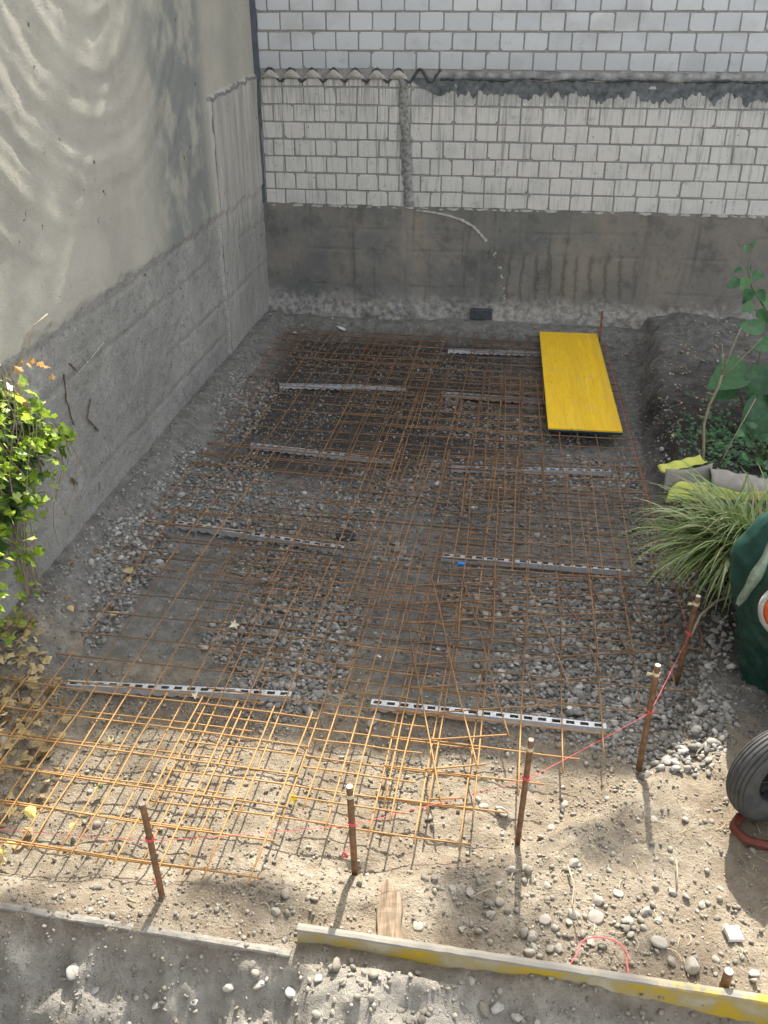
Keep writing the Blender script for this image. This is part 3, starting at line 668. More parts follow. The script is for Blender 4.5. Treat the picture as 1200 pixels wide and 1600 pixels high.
# ------------------------------------------------------------------ boards
def board(name, label, w_, l_, t_, mats, loc, rot):
    t = thing(name, label, 'board', loc); t.rotation_euler = rot
    mb = MB(); mb.box(-w_/2, w_/2, -l_/2, l_/2, -t_/2, t_/2); o = bevel(mb.obj('panel', mats[0], t), .002)
    return t
yb = thing('shuttering_board', 'bright yellow shuttering board lying flat on the far right of the mesh', 'board', (0, 0, 0))
c = [Vector((.335, 7.83, .122)), Vector((.832, 7.79, .122)), Vector((.860, 5.735, .122)), Vector((.362, 5.715, .122))]
mid = sum(c, Vector())/4; ang = math.atan2(c[0].x-c[3].x, c[0].y-c[3].y)
yb.location = mid; yb.rotation_euler = (0, 0, -ang)
mb = MB(); mb.box(-.25, .25, -1.045, 1.045, -.002, .011); bevel(mb.obj('face_ply', M['yellow'], yb), .0015)
mb = MB(); mb.box(-.248, .248, -1.047, 1.044, -.016, -.002); bevel(mb.obj('blue_edge', M['navy'], yb), .0015)

def edge_board(label, p0, p1, h, th, lean=0, mats=0):
    L = math.dist(p0[:2], p1[:2]); a = math.atan2(p1[1]-p0[1], p1[0]-p0[0])
    t = thing('edge_board', label, 'board', (p0[0], p0[1], p0[2]), a); t.rotation_euler = (lean, -math.atan2(p1[2]-p0[2], L), a)
    mb = MB(); mb.box(0, L, -th, 0, -h, -.003); bevel(mb.obj('face', M['yellow2'] if mats == 0 else M['pale2'], t), .002)
    mb = MB(); n = int(L/.012); V = []
    for i in range(n+1):
        x = L*i/n; z = .0035+.0035*float(fbm(x*25, p0[0], 301, 3)); e = .001*float(fbm(x*12, 3, 302, 2))
        V += [(x, -th-.001+e, -.002), (x, -th*.9+e, z*.8), (x, -th*.5, z*1.3), (x, -th*.1, z), (x, .001, -.002)]
    mb.add(V, [(5*i+j, 5*i+5+j, 5*i+6+j, 5*i+1+j) for i in range(n) for j in range(4)]); mb.obj('dusty_top_edge', M['dusty'] if mats == 0 else M['pale2'], t)
    return t
edge_board('yellow board standing on edge in the dirt, its dusty top leaving the picture at right', (-.508, 1.756, .150), (1.49, 1.690, .145), .26, .028)
edge_board('dust-covered board buried on edge at the left, only its grey top showing', (-2.05, 1.765, .090), (-.52, 1.700, .097), .20, .026, 0, 1)

# ------------------------------------------------------------------ stakes and string
def stake(label, b, top, r=.0105, tape=True):
    t = thing('stake', label, 'stake', (b[0], b[1], b[2]), 0, 'rusty steel stakes holding the string')
    d = Vector(top)-Vector(b); n = d.normalized()
    mb = MB(); P = [n*(-.08)]+[d*k/10+Vector((random.uniform(-1, 1), random.uniform(-1, 1), 0))*.0006 for k in range(11)]
    mb.tube(P, r, 12); mb.obj('rod', M['stake'], t, True)
    mb = MB(); mb.tube([d, d+n*.0015], r*.94, 12); mb.obj('cut_end', M['cut'], t)
    if tape:
        c0 = d-n*.045; mb = MB(); mb.tube([c0, c0+n*.014], r*1.14, 12)
        s = n.cross(Vector((0, 1, 0))).normalized()
        q = c0+n*.007; V = [q+s*r, q+s*(r+.022)+n*.004, q+s*(r+.024)-n*.012, q+s*r-n*.008]; mb.add(V+[v+Vector((0, -.0012, 0)) for v in V], [(0, 1, 2, 3), (7, 6, 5, 4), (0, 4, 5, 1), (1, 5, 6, 2), (2, 6, 7, 3), (3, 7, 4, 0)])
        mb.obj('tape_tag', M['tape'], t)
    return Vector(b), Vector(top)
S = [stake('leftmost steel stake, nearest the grey buried board', (-.988, 1.835, .09), (-1.000, 1.84, .512), .0105, False),
     stake('upright steel stake second from the left, with a red knot near its foot', (-.378, 2.037, .09), (-.388, 2.04, .462), .0115),
     stake('steel stake third from the left, casting a long straight shadow on bare dirt', (.18, 2.277, .09), (.188, 2.28, .509), .0105),
     stake('steel stake standing at the front right corner of the gravel', (.650, 2.688, .10), (.648, 2.69, .545), .0115),
     stake('dark reddish stake in the gravel beside the grass clump', (.877, 3.247, .08), (.893, 3.25, .488), .0115),
     stake('thin stake at the far end, behind the yellow board', (.853, 7.712, .08), (.848, 7.71, .373), .009, False)]
SG = S
def at(k, z):
    b, t = S[k]; f = (z-b.z)/(t.z-b.z); return b.lerp(t, f)
knots = [Vector((-2.6, 1.80, .36)), at(0, .362), at(1, .300), at(2, .338), at(3, .328), at(4, .300), at(5, .21)]
pts = []
for i in range(len(knots)-1):
    a, b = knots[i], knots[i+1]; n = 14
    for k in range(n):
        t = k/n; p = a.lerp(b, t); p.z -= .012*4*t*(1-t)*((b-a).length/2); p.y -= .012; pts.append(p)
pts.append(knots[-1]+Vector((0, -.012, 0)))
st = thing('string', 'neon red string stretched from stake to stake round the edge of the pit', 'string')
mb = MB(); mb.tube(pts, .0009, 5); mb.obj('line', M['string'], st, True)
for i in range(6):
    z = knots[i+1].z
    for dz in (0, .004, -.004):
        c0 = at(i, z+dz); mb = MB() if dz == 0 else mb
        P = [(c0.x+.0128*math.cos(q), c0.y+.0128*math.sin(q), c0.z+.004*math.sin(q*2)) for q in np.linspace(0, 2*PI, 13)]
        mb.tube(P, .0014, 5, False)
    mb.obj('loop', M['string'], st, True)
def squiggle(name, label, pts, r=.0017):
    mb = MB(); P = []
    for i in range(len(pts)-1):
        for t in np.linspace(0, 1, 6, endpoint=False):
            p = Vector(pts[i]).lerp(Vector(pts[i+1]), t); P.append(p)
    P.append(Vector(pts[-1])); Q = [P[0]]+[(P[i-1]+P[i]*2+P[i+1])/4 for i in range(1, len(P)-1)]+[P[-1]]
    mb.tube(Q, r, 6); tag(mb.obj(name, M['string'], None, True), label, 'string')
cx, cy = .43, 1.765
squiggle('string_scrap', 'loop of red string lying over stones behind the yellow edge board',
   [(cx-.10, cy-.035, .150), (cx-.075, cy+.01, .145)]+[(cx+.075*math.cos(q), cy+.045+.05*math.sin(q)-.02, gz(cx+.075*math.cos(q), cy+.03)+.03) for q in np.linspace(2.6, -.4, 9)]+[(cx+.07, cy-.04, .14)], .0022)
squiggle('string_scrap', 'short red string end trailing in the dirt at the leftmost stake', [(-1.02, 1.90, .12), (-1.025, 1.875, .115), (-1.01, 1.855, .11), (-1.0, 1.84, .11)], .0022)
# red knot of tape at stake two
mb = MB(); b = Vector((-.402, 2.03, .155))
for k in range(9):
    d = Vector((random.uniform(-1, 1), random.uniform(-1, .2), random.uniform(-1, 1)))*.014; e = Vector((random.uniform(-1, 1), random.uniform(-1, 1), random.uniform(-1, 1)))*.014
    mb.add([b, b+d, b+d+e, b+e], [(0, 1, 2, 3)])
tag(mb.obj('ribbon_knot', M['string']), 'small crumpled red ribbon tied low on the second stake', 'ribbon')
mb = MB(); mb.tube([(.783, 1.742, .06), (.783, 1.742, .185)], .014, 14); o = mb.obj('pipe_stub', M['stake'], None, True)
tag(o, 'short cut stub of steel bar just behind the right end of the yellow edge board', 'bar'); bevel(o, .002)
mb = MB(); mb.tube([(.783, 1.742, .1845), (.783, 1.742, .187)], .0125, 14); mb.obj('cut_face', M['greyrim'], o)

# ------------------------------------------------------------------ stones
def ico(sub=1):
    import bmesh
    bm = bmesh.new(); bmesh.ops.create_icosphere(bm, subdivisions=sub, radius=1)
    V = np.array([v.co[:] for v in bm.verts]); F = np.array([[v.index for v in f.verts] for f in bm.faces]); bm.free(); return V, F
def rock_proto(sub, k, ang):
    V, F = ico(sub); rs = np.random.default_rng(100+k)
    V = V.copy()
    for _ in range(ang+3):                                          # shave flats off
        n = rs.normal(size=3); n /= np.linalg.norm(n); d = rs.uniform(.55, .85)
        t = V@n; V = V - np.outer(np.clip(t-d, 0, None), n)*.9
    V += rs.normal(size=V.shape)*.012
    V *= np.array([rs.uniform(.85, 1.25), rs.uniform(.65, 1.0), rs.uniform(.4, .72)])
    return V, F
P2 = [rock_proto(3, 40+k, 8) for k in range(8)]
P1 = [rock_proto(2, k, 7) for k in range(8)]; P0 = [rock_proto(1, 20+k, 5) for k in range(6)]
def scatter(protos, X, Y, Srad, name, mat, sink=.25, tilt=.45, stack=None):
    Vs = []; Fs = []; off = 0; n = len(X); Z = ground_z(X, Y)
    if stack is not None: Z = Z+stack
    kk = RNG.integers(0, len(protos), n)
    for p, (V, F) in enumerate(protos):
        idx = np.where(kk == p)[0]; m_ = len(idx)
        if not m_: continue
        yaw = RNG.uniform(0, 2*PI, m_); tx = RNG.normal(0, tilt, m_); ty = RNG.normal(0, tilt, m_)
        c, s = np.cos(yaw), np.sin(yaw); z0 = np.zeros(m_); o1 = np.ones(m_)
        Rz = np.stack([np.stack([c, -s, z0], -1), np.stack([s, c, z0], -1), np.stack([z0, z0, o1], -1)], 1)
        Rx = np.stack([np.stack([o1, z0, z0], -1), np.stack([z0, np.cos(tx), -np.sin(tx)], -1), np.stack([z0, np.sin(tx), np.cos(tx)], -1)], 1)
        Ry = np.stack([np.stack([np.cos(ty), z0, np.sin(ty)], -1), np.stack([z0, o1, z0], -1), np.stack([-np.sin(ty), z0, np.cos(ty)], -1)], 1)
        Rm = Rx@Ry@Rz; W = np.einsum('nij,vj->nvi', Rm, V)*Srad[idx][:, None, None]
        W[:, :, 0] += X[idx][:, None]; W[:, :, 1] += Y[idx][:, None]; W[:, :, 2] += (Z[idx]+Srad[idx]*sink)[:, None]
        Vs.append(W.reshape(-1, 3)); Fs.append((F[None]+(np.arange(m_)*len(V))[:, None, None]).reshape(-1, 3)+off); off += m_*len(V)
    me = fast_mesh(name, np.concatenate(Vs), np.concatenate(Fs), False)
    return link(name, me, mat, kind='stuff')
# gravel patches (centre, radii, weight)
PATCH = [(.62, 3.42, .46, .62, 1.), (.78, 2.95, .22, .35, 1.), (.35, 3.2, .35, .4, .6), (-.88, 3.40, .30, .55, .95), (-.72, 3.15, .14, .28, .9), (-1.15, 3.35, .18, .25, .5),
         (-.15, 5.0, .55, .42, .8), (-.75, 4.9, .30, .3, .6), (-1.72, 4.75, .34, .5, .95), (-1.2, 4.45, .5, .35, .6), (-1.9, 3.9, .16, .5, .95), (-1.85, 5.9, .16, .5, .8), (-1.9, 6.4, .2, .25, .7),
         (.35, 3.8, .5, .25, .55), (.1, 5.9, .5, .3, .45), (.86, 4.9, .10, .9, .6), (.92, 3.7, .16, .5, .9), (-1.0, 3.95, .35, .22, .75), (.3, 4.55, .4, .2, .25), (-1.83, 3.45, .10, .3, .8), (.6, 5.3, .3, .25, .6), (.5, 2.45, .2, .16, .25), (.72, 2.58, .1, .12, .7), (-.5, 4.15, .2, .15, .3), (-.25, 6.3, .3, .15, .35)]
def gdens(X, Y):
    d = np.zeros_like(X)
    for cx, cy, rx, ry, w_ in PATCH:
        q = ((X-cx)/rx)**2+((Y-cy)/ry)**2; d = np.maximum(d, w_*sst(1.25, .55, q+.55*fbm(X*5, Y*5, 401, 3)))
    return d
def sample(n, x0, x1, y0, y1, dens):
    X = RNG.uniform(x0, x1, n); Y = RNG.uniform(y0, y1, n); k = RNG.uniform(0, 1, n) < dens(X, Y); return X[k], Y[k]
X, Y = sample(42000, -2.05, 1.15, 2.6, 7.4, gdens)
X = X[:15000]; Y = Y[:15000]
Sr = np.clip(RNG.lognormal(math.log(.0145), .30, len(X)), .008, .028)*np.where(Y > 4.4, .85, 1)
scatter(P1, X, Y, Sr, 'gravel', M['gravel'], .22, .4, RNG.uniform(-.004, .006, len(X)))
# small gravel everywhere in the pit
X, Y = sample(52000, -2.15, 1.2, 2.7, 7.9, lambda x, y: .20+.55*gdens(x, y)+.40*sst(.35, .6, vnoise(x*3, y*3, 5))+.3*sst(-1.7, -2.0, x))
scatter(P0, X, Y, np.clip(RNG.lognormal(math.log(.0058), .45, len(X)), .003, .015), 'gravel', M['gravel'], .2)
# sandy grit on the front rim, spoil slope and right bank
def fd(x, y):
    u = berm(x)-y
    return .28+.5*sst(.5, .65, vnoise(x*4, y*4, 8))+.5*np.exp(-(((x-.35)/.4)**2+((y-1.95)/.22)**2))
X, Y = sample(26000, -2.2, 1.5, 1.3, 3.0, fd)
k = Y < berm(X)+1.1; X, Y = X[k], Y[k]
scatter(P0, X, Y, np.clip(RNG.lognormal(math.log(.0042), .5, len(X)), .0018, .014), 'grit', M['tanstone'], .25)
def cd_(x, y):
    d = np.exp(-(((x-.42)/.36)**2+((y-1.86)/.13)**2))*.9+.75*np.exp(-(((x-.10)/.16)**2+((y-2.08)/.06)**2))
    d += 1.0*np.exp(-(((x+.27)/.22)**2+((y-1.52)/.10)**2))+.5*(y < board_y(x)-.02)*sst(.4, .6, vnoise(x*6, y*6, 9)) + .10 + .8*np.exp(-(((x-.60)/.10)**2+((y-2.60)/.10)**2))
    return np.where((y < berm(x)+.5), d, 0)
X, Y = sample(4600, -1.9, 1.4, 1.35, 3.0, cd_)
scatter(P1, X, Y, np.clip(RNG.lognormal(math.log(.0095), .42, len(X)), .004, .024), 'gravel', M['tanstone'], .3)
# pebbles on the right bank
X, Y = sample(3800, 1.0, 2.6, 3.2, 7.9, lambda x, y: .25+.5*sst(.5, .7, vnoise(x*3, y*3, 15)))
scatter(P0, X, Y, np.clip(RNG.lognormal(math.log(.008), .5, len(X)), .003, .026), 'gravel', M['gravel'], .3)
# individual loose stones
V0, F0 = None, None
def stone(x, y, r, label, grp=None, mat='tanstone', k=0, sc=(1, 1, 1), rz=None, name='stone'):
    V, F = P2[k % 8]; V = V*np.array(sc)*r*.88
    o = link(name, fast_mesh('stone', V, F, False), M[mat]); o.location = (x, y, gz(x, y)+r*.12*sc[2]); o.rotation_euler = (random.uniform(-.25, .25), random.uniform(-.25, .25), rz if rz is not None else random.uniform(0, 6))
    tag(o, label, 'stone', grp); return o
G = 'loose tan stones lying about on the sunlit dirt'
for x, y, r in [(.43,1.99,.026),(.42,1.93,.030),(.52,1.93,.026),(.36,2.13,.025),(.50,2.03,.022),(.61,1.86,.035),(.62,1.95,.018),(.58,1.97,.022),(.77,2.03,.020),(.83,1.94,.022),(.68,2.06,.018),
                (.27,2.03,.021),(.26,1.90,.024),(.40,1.84,.026),(.34,1.90,.017),(.22,1.84,.025),(.30,1.80,.020),(.70,1.80,.034),(.78,1.84,.018),(.88,1.80,.028),(.12,2.42,.036),(.05,2.43,.024),(.30,2.36,.022),
                (.36,2.50,.020),(.23,2.56,.026),(.66,2.37,.018),(-.04,1.97,.022),(.09,1.90,.020),(-.14,1.83,.022),(.0,1.84,.018),(.15,2.07,.020),(.11,2.01,.016),(.84,2.1,.014),(-.60,1.82,.022),(-.52,1.98,.016)]:
    stone(x, y, r, 'tan rounded stone lying loose on the sunlit dirt', G, k=int(x*100) & 7)
G2 = 'grey stones on the shaded spoil in front of the edge boards'
for x, y, r in [(-.92,1.55,.020),(-.80,1.56,.018),(-.70,1.60,.022),(-.78,1.49,.015),(-.60,1.61,.018),(-.50,1.60,.024),(-.42,1.62,.016),(.12,1.63,.030),(.18,1.62,.022),(.24,1.61,.020),(.30,1.60,.028),(.38,1.60,.020),(.45,1.61,.018),(-1.0,1.50,.016),(-.86,1.46,.018)]:
    stone(x, y, r, 'grey stone on the shaded spoil in front of the edge boards', G2, 'gravel', k=int(abs(x)*100) & 7)
stone(-1.20, 1.60, .034, 'flat five-sided grey slab of rock on the shaded spoil at lower left', None, 'gravel', 3, (1.1, 1.1, .35), .4)
stone(-1.13, 1.57, .018, 'round grey pebble touching the flat five-sided slab', None, 'gravel', 2)
stone(-.30, 1.475, .036, 'pointed pale grey rock sticking out of the spoil mound', None, 'gravel', 5, (1, .7, 1.7))
stone(.02, 1.97, .026, 'small squarish concrete lump behind the wood block, on its own', None, 'tanstone', 6, (.8, 1.1, .6), .2)
# pale broken lumps
for x, y, r, lab in [(-.43, 2.86, .045, 'pale cracked lump of earth by the left end of the second sunlit rail'), (-1.86, 7.72, .05, 'pale lump of mortar at the foot of the brick wall near the corner'), (-1.45, 7.80, .06, 'pale lump of plaster at the foot of the brick wall')]:
    stone(x, y, r, lab, None, 'white' if y > 5 else 'tanstone', 4, (1.3, .8, .5))
# straw, roots and twigs on the front dirt
mb = MB()
for _ in range(330):
    x = random.uniform(-.9, 1.25); y = random.uniform(1.78, 2.9)
    if y > float(berm(x))+.02: continue
    if x < .1 and random.random() < .7: continue
    a = random.uniform(0, PI); L = random.uniform(.015, .07); z = gz(x, y)+.004; bd = random.uniform(-.3, .3)*L
    P = [(x+math.cos(a)*L*(t-.5)-math.sin(a)*bd*(4*t*(1-t)), y+math.sin(a)*L*(t-.5)+math.cos(a)*bd*(4*t*(1-t)), z+.004*math.sin(t*PI)) for t in (0, .25, .5, .75, 1)]
    mb.tube(P, random.uniform(.0005, .0014), 4, False)
mb.obj('straw', M['straw'], kind='stuff')
def twig(label, P, r, mat='stem', name='twig'):
    mb = MB(); mb.tube(P, [r*(1-.5*i/len(P)) for i in range(len(P))], 6); return tag(mb.obj(name, M[mat], None, True), label, 'twig')
twig('long thin twig standing out among the stones behind the right part of the edge board', [(.34, 2.10, .13), (.355, 2.02, .14), (.345, 1.95, .14), (.36, 1.87, .15)], .0035)
twig('straight pale stick on the bare dirt in front of the wheelbarrow tyre', [(.705, 2.18, .125), (.70, 2.12, .13), (.69, 2.07, .125)], .004)
twig('short brown stick beside the leftmost stake', [(-1.09, 1.80, .10), (-1.06, 1.79, .105)], .006)
mb = MB()
for _ in range(120):
    x = random.uniform(-2.05, 1.9); y = random.uniform(2.9, 7.7); a = random.uniform(0, PI); L = random.uniform(.02, .09); z = gz(x, y)+.006
    mb.tube([(x+math.cos(a)*L*t+.2*L*math.sin(t*3)*math.sin(a), y+math.sin(a)*L*t, z+.004*math.sin(t*PI)) for t in (0, .33, .66, 1)], random.uniform(.0008, .002), 4, False)
mb.obj('twig_litter', M['stem'], kind='stuff')
# corrugated crumb of brick at the right
mb = MB()
for k in range(5): mb.box(-.022+k*.009, -.015+k*.009, -.022, .022, 0, .014)
mb.box(-.024, .024, -.023, .023, -.004, .010); o = bevel(mb.obj('ribbed_fragment', M['white'], None), .0015); o.location = (.845, 1.925, gz(.845, 1.925)+.008); o.rotation_euler = (.1, .15, .25)
tag(o, 'small pale ribbed tile fragment at the edge of the wheel shadow', 'fragment')

# wood block
mb = MB(); n = 14; V = []
for i in range(n+1):
    t = i/n; y = -.115+.24*t; wl = -.045+.012*t+.004*math.sin(t*9); wr = .045-.006*t-.045*max(0, (t-.72)/.28)**1.5+.003*math.sin(t*13)
    if t > .9: wl += .01*(t-.9)/.1
    h = .030-.008*max(0, (t-.8)/.2)
    V += [(wl, y, 0), (wl+.004, y, h), (wl*.3, y, h+.004+.002*math.sin(i*2.1)), (wr*.5, y, h+.001*math.sin(i*3.)), (wr-.004, y, h-.002), (wr, y, 0)]
mb.add(V, [(6*i+j, 6*i+6+j, 6*i+7+j, 6*i+1+j) for i in range(n) for j in range(5)] + [(0, 1, 2, 3, 4, 5), tuple(6*n+j for j in (5, 4, 3, 2, 1, 0))])
n_ = NM('split_wood', .85); g = n_.noise(1, 5, .6, v=n_.sc(n_.O, (70, 6, 30)), dist=.5)
WM = n_.fin(n_.ramp(g, [(.3, (.09, .066, .045)), (.5, (.19, .14, .095)), (.7, (.30, .23, .155))]), n_.bump(g, .7, .005))
o = mb.obj('wood_block', WM, None, False); o.location = (-.232, 1.840, gz(-.232, 1.84)-.004); o.rotation_euler = (.10, 0, .10)
tag(o, 'splintered grey-brown block of wood leaning on the back of the yellow edge board', 'wood')

# scraps
def scrap(name, label, x, y, z, s, mat, cat='scrap', flat=.3):
    mb = MB(); rs = random.Random(int(x*1000)); V = [(math.cos(a)*s*rs.uniform(.6, 1.2), math.sin(a)*s*rs.uniform(.5, 1.), rs.uniform(0, s*flat)) for a in np.linspace(0, 2*PI, 8)[:-1]]
    V2 = [(v[0], v[1], v[2]+.002) for v in V]; n = 7
    mb.add(V+V2, [tuple(range(n))[::-1], tuple(range(n, 2*n))]+[(i, (i+1) % n, n+(i+1) % n, n+i) for i in range(n)])
    o = mb.obj(name, M[mat]); o.location = (x, y, z); tag(o, label, cat); return o
mb = MB(); mb.box(-.02, .02, -.009, .009, 0, .012); mb.box(-.006, .004, -.011, .011, .003, .014); o = bevel(mb.obj('blue_scrap', M['blue']), .002); o.location = (-.128, 3.955, .105); tag(o, 'small bright blue plastic piece lying on the mesh', 'scrap')
scrap('paper_scrap', 'tiny pale blue scrap among the floor mud left of the skewed mat', -.195, 3.33, .03, .012, 'greyrim')
scrap('paper_scrap', 'white scrap lying on the grey gravel in front of the dark reddish stake', .39, 2.98, .05, .013, 'white')
scrap('paper_scrap', 'white crumb on bare mud between the narrow strip and the skewed mat', -.46, 3.22, .04, .016, 'white', flat=1)
scrap('paper_scrap', 'white crumb on stones just behind the blue scrap', -.33, 4.95, .05, .022, 'white', flat=.6)
scrap('paper_scrap', 'pale flat chip on the stones right of centre, near the second right rail', -.09, 4.68, .05, .025, 'white')
mb = MB(); mb.tube([(0, 0, 0), (0, 0, .018)], .060, 28); mb.tube([(0, 0, .018), (0, 0, .021)], .045, 28); o = bevel(mb.obj('black_disc', M['black']), .004); o.location = (-.805, 4.33, gz(-.8, 4.33)+.002); tag(o, 'flat black disc lying on the pit floor beyond the end of a rail', 'disc')

# ------------------------------------------------------------------ leaves
def leaf_shape(kind):
    if kind == 'ivy':   # five lobes
        A = [(-90, .22), (-60, .58), (-25, .66), (0, .58), (22, .86), (55, .66), (90, 1.08), (125, .66), (158, .86), (180, .58), (205, .66), (240, .58)]
        return [(r*math.cos(math.radians(a)), r*math.sin(math.radians(a))) for a, r in A]
    if kind == 'maple':
        A = [(-90, .1), (-60, .35), (-30, .75), (-8, .35), (20, .95), (40, .45), (62, .55), (90, 1.1), (118, .55), (140, .45), (160, .95), (188, .35), (210, .75), (240, .35)]
        return [(r*math.cos(math.radians(a)), r*math.sin(math.radians(a))) for a, r in A]
    return [(0, -.55), (.25, -.62), (.52, -.38), (.60, -.02), (.45, .38), (.2, .75), (0, 1.0), (-.2, .75), (-.45, .38), (-.60, -.02), (-.52, -.38), (-.25, -.62)]
def add_leaf(mb, c, s, q, kind, curl=.25):
    O = leaf_shape(kind); rs = random
    V = [Vector((0, 0, 0))]; cx = rs.uniform(-curl, curl)
    for x, y in O: V.append(Vector((x, y, -curl*(abs(x)**1.5)*.8+cx*y*y*.6+rs.uniform(-.05, .05)*curl*3)))
    V = [c+q@(v*s) for v in V]; n = len(O)
    mb.add(V, [(0, 1+i, 1+(i+1) % n) for i in range(n)])
def rq(face, spread=.7):
    d = (Vector(face)+Vector((random.gauss(0, spread), random.gauss(0, spread), random.gauss(0, spread)))).normalized()
    return d.to_track_quat('Z', 'Y') @ Quaternion((0, 0, 1), random.uniform(0, 2*PI))
# ivy: outline on the wall as upper and lower limit of z for each Y
ivy = thing('ivy', 'sunlit green ivy hanging down over the near end of the concrete wall', 'ivy', (XL+.05, 3.1, .4))
base = Vector(ivy.location)
def ivy_spots(n, ymin, ymax, zlo, zhi, xin, xout):
    out = []
    while len(out) < n:
        y = random.uniform(ymin, ymax); a, b = zlo(y), zhi(y)
        if b <= a: continue
        z = random.uniform(a, b); out.append(Vector((random.uniform(xin, xout), y, z)))
    return out
zhi = lambda y: float(np.interp(y, [1.8, 3.1, 3.35, 3.52, 3.62], [1.50, 1.42, 1.28, 1.02, .93]))+random.uniform(-.06, .04)
zlo = lambda y: float(np.interp(y, [1.8, 2.8, 3.1, 3.3, 3.48, 3.62], [.55, .50, .48, .66, .80, .90]))+random.uniform(-.05, .05)
up_ = MB(); dk = MB(); og = MB(); stm = MB()
for p in ivy_spots(700, 2.3, 3.60, zlo, zhi, XL+.06, XL+.24): add_leaf(up_, p-base, random.uniform(.018, .044), rq((.3, .45, .8), .6), 'ivy')
for p in ivy_spots(520, 2.2, 3.52, zlo, zhi, XL+.02, XL+.12): add_leaf(dk, p-base, random.uniform(.03, .055), rq((.8, .1, .5), .5), 'ivy')  # inner layer, its shade put into a darker leaf colour
for p in ivy_spots(60, 2.5, 3.3, lambda y: .22, lambda y: .46 if y < 3.1 else .2, XL+.08, XL+.22): add_leaf(up_, p-base, random.uniform(.016, .034), rq((.3, .2, .8), .6), 'ivy')
for p in ivy_spots(12, 3.25, 3.62, lambda y: 1.15, lambda y: float(np.interp(y, [3.2, 3.6], [1.40, 1.28])), XL+.08, XL+.22): add_leaf(og, p-base, random.uniform(.015, .030), rq((.4, -.2, .8), .8), 'ivy', .6)
for k in range(70):
    y = random.uniform(2.3, 3.6); z1 = zhi(y); z0 = z1-random.uniform(.15, .6); x = XL+random.uniform(.03, .22); P = []
    for t in np.linspace(0, 1, 7): P.append(Vector((x+.03*math.sin(t*5+k), y+.05*math.sin(t*4+k*2)+t*random.uniform(-.04, .04), z1+(z0-z1)*t))-base)
    stm.tube(P, random.uniform(.0012, .0028), 5, False)
for k in range(16):
    y = random.uniform(3.18, 3.42); P = [Vector((XL+.03+.02*math.sin(t*6+k), y+.04*t*math.sin(k)+.02*math.sin(9*t+k), .75-.55*t))-base for t in np.linspace(0, 1, 8)]
    stm.tube(P, random.uniform(.0015, .004), 5, False)
up_.obj('leaves', M['ivy'], ivy); dk.obj('shade_toned_leaves', M['ivyd'], ivy); og.obj('withered_leaves', M['ivyo'], ivy); stm.obj('stems', M['stem'], ivy, True)
mb = MB(); mb.tube([Vector(p)-base for p in ((XL+.12, 3.35, 1.28), (XL+.16, 3.47, 1.36), (XL+.17, 3.53, 1.44), (XL+.20, 3.62, 1.47))], [.006, .005, .004, .0035], 6); mb.obj('bare_tip', M['stem'], ivy, True)
# broken stub of rough masonry under the ivy
# dry leaves heap
mb = MB()
def leafpile(n, fx, s0=.018, s1=.040):
    for _ in range(n):
        x, y = fx()
        add_leaf(mb, Vector((x, y, gz(x, y)+random.uniform(.004, .045))), random.uniform(s0, s1), rq((0, 0, 1), .45), random.choice(('maple', 'ivy', 'ovate')), .5)
leafpile(340, lambda: (lambda y: (random.uniform(-2.14, -2.14+.50*max(.1, 1-abs(y-2.55)/.62)**.8), y))(random.uniform(2.0, 3.1)))
leafpile(70, lambda: (random.uniform(-2.14, -1.6), random.uniform(1.85, 2.5)))
leafpile(12, lambda: (random.uniform(-2.1, -1.8), random.uniform(3.2, 3.8)))
mb.obj('dry_leaves', M['dry'], kind='stuff')
def one_leaf(label, x, y, z, s, mat, kind='maple', tilt=(0, 0, 1)):
    mb = MB(); add_leaf(mb, Vector((0, 0, 0)), s, Vector(tilt).normalized().to_track_quat('Z', 'Y')@Quaternion((0, 0, 1), random.uniform(0, 6)), kind, .5)
    o = mb.obj('fallen_leaf', M[mat]); o.location = (x, y, z); tag(o, label, 'leaf'); return o
ylm = simple('yellow_leaf', (.62, .48, .14), .7, .12); ylm2 = simple('bright_yellow_leaf', (.80, .62, .02), .6, .1); pal = simple('pale_leaf', (.52, .46, .33), .7, .15)
M['yl'] = ylm; M['yl2'] = ylm2; M['pal'] = pal
one_leaf('curled pale leaf lying on the shaded round gravel left of centre', -1.16, 3.31, .10, .034, 'pal', tilt=(.2, -.5, 1))
one_leaf('large soft-yellow leaf under the string at the far left', -1.60, 2.13, .075, .036, 'yl', 'ovate', (.2, -.3, 1))
one_leaf('crumpled bright yellow leaf on the dirt behind the second stake', -.665, 2.34, .05, .028, 'yl2', 'maple', (.1, -.5, 1))
one_leaf('rolled green leaf on the sunlit dirt inside the left mesh', -1.41, 2.30, .05, .024, 'ivyd', 'ovate', (.3, .2, 1))
one_leaf('brown curled leaf caught on the left mesh below the sunlit rail', -1.44, 2.50, .085, .030, 'dry', 'maple', (.4, -.6, .8))
one_leaf('small cream leaf on the mesh just in front of the left sunlit rail', -1.19, 2.79, .10, .024, 'pal', 'maple', (.1, -.4, 1))
one_leaf('yellowed leaf on edge at the near end of the left mesh', -1.63, 1.95, .06, .030, 'yl', 'maple', (.8, -.4, .6))
one_leaf('small tan leaf beside the large soft-yellow leaf', -1.42, 2.09, .07, .020, 'yl', 'ovate', (0, -.4, 1))

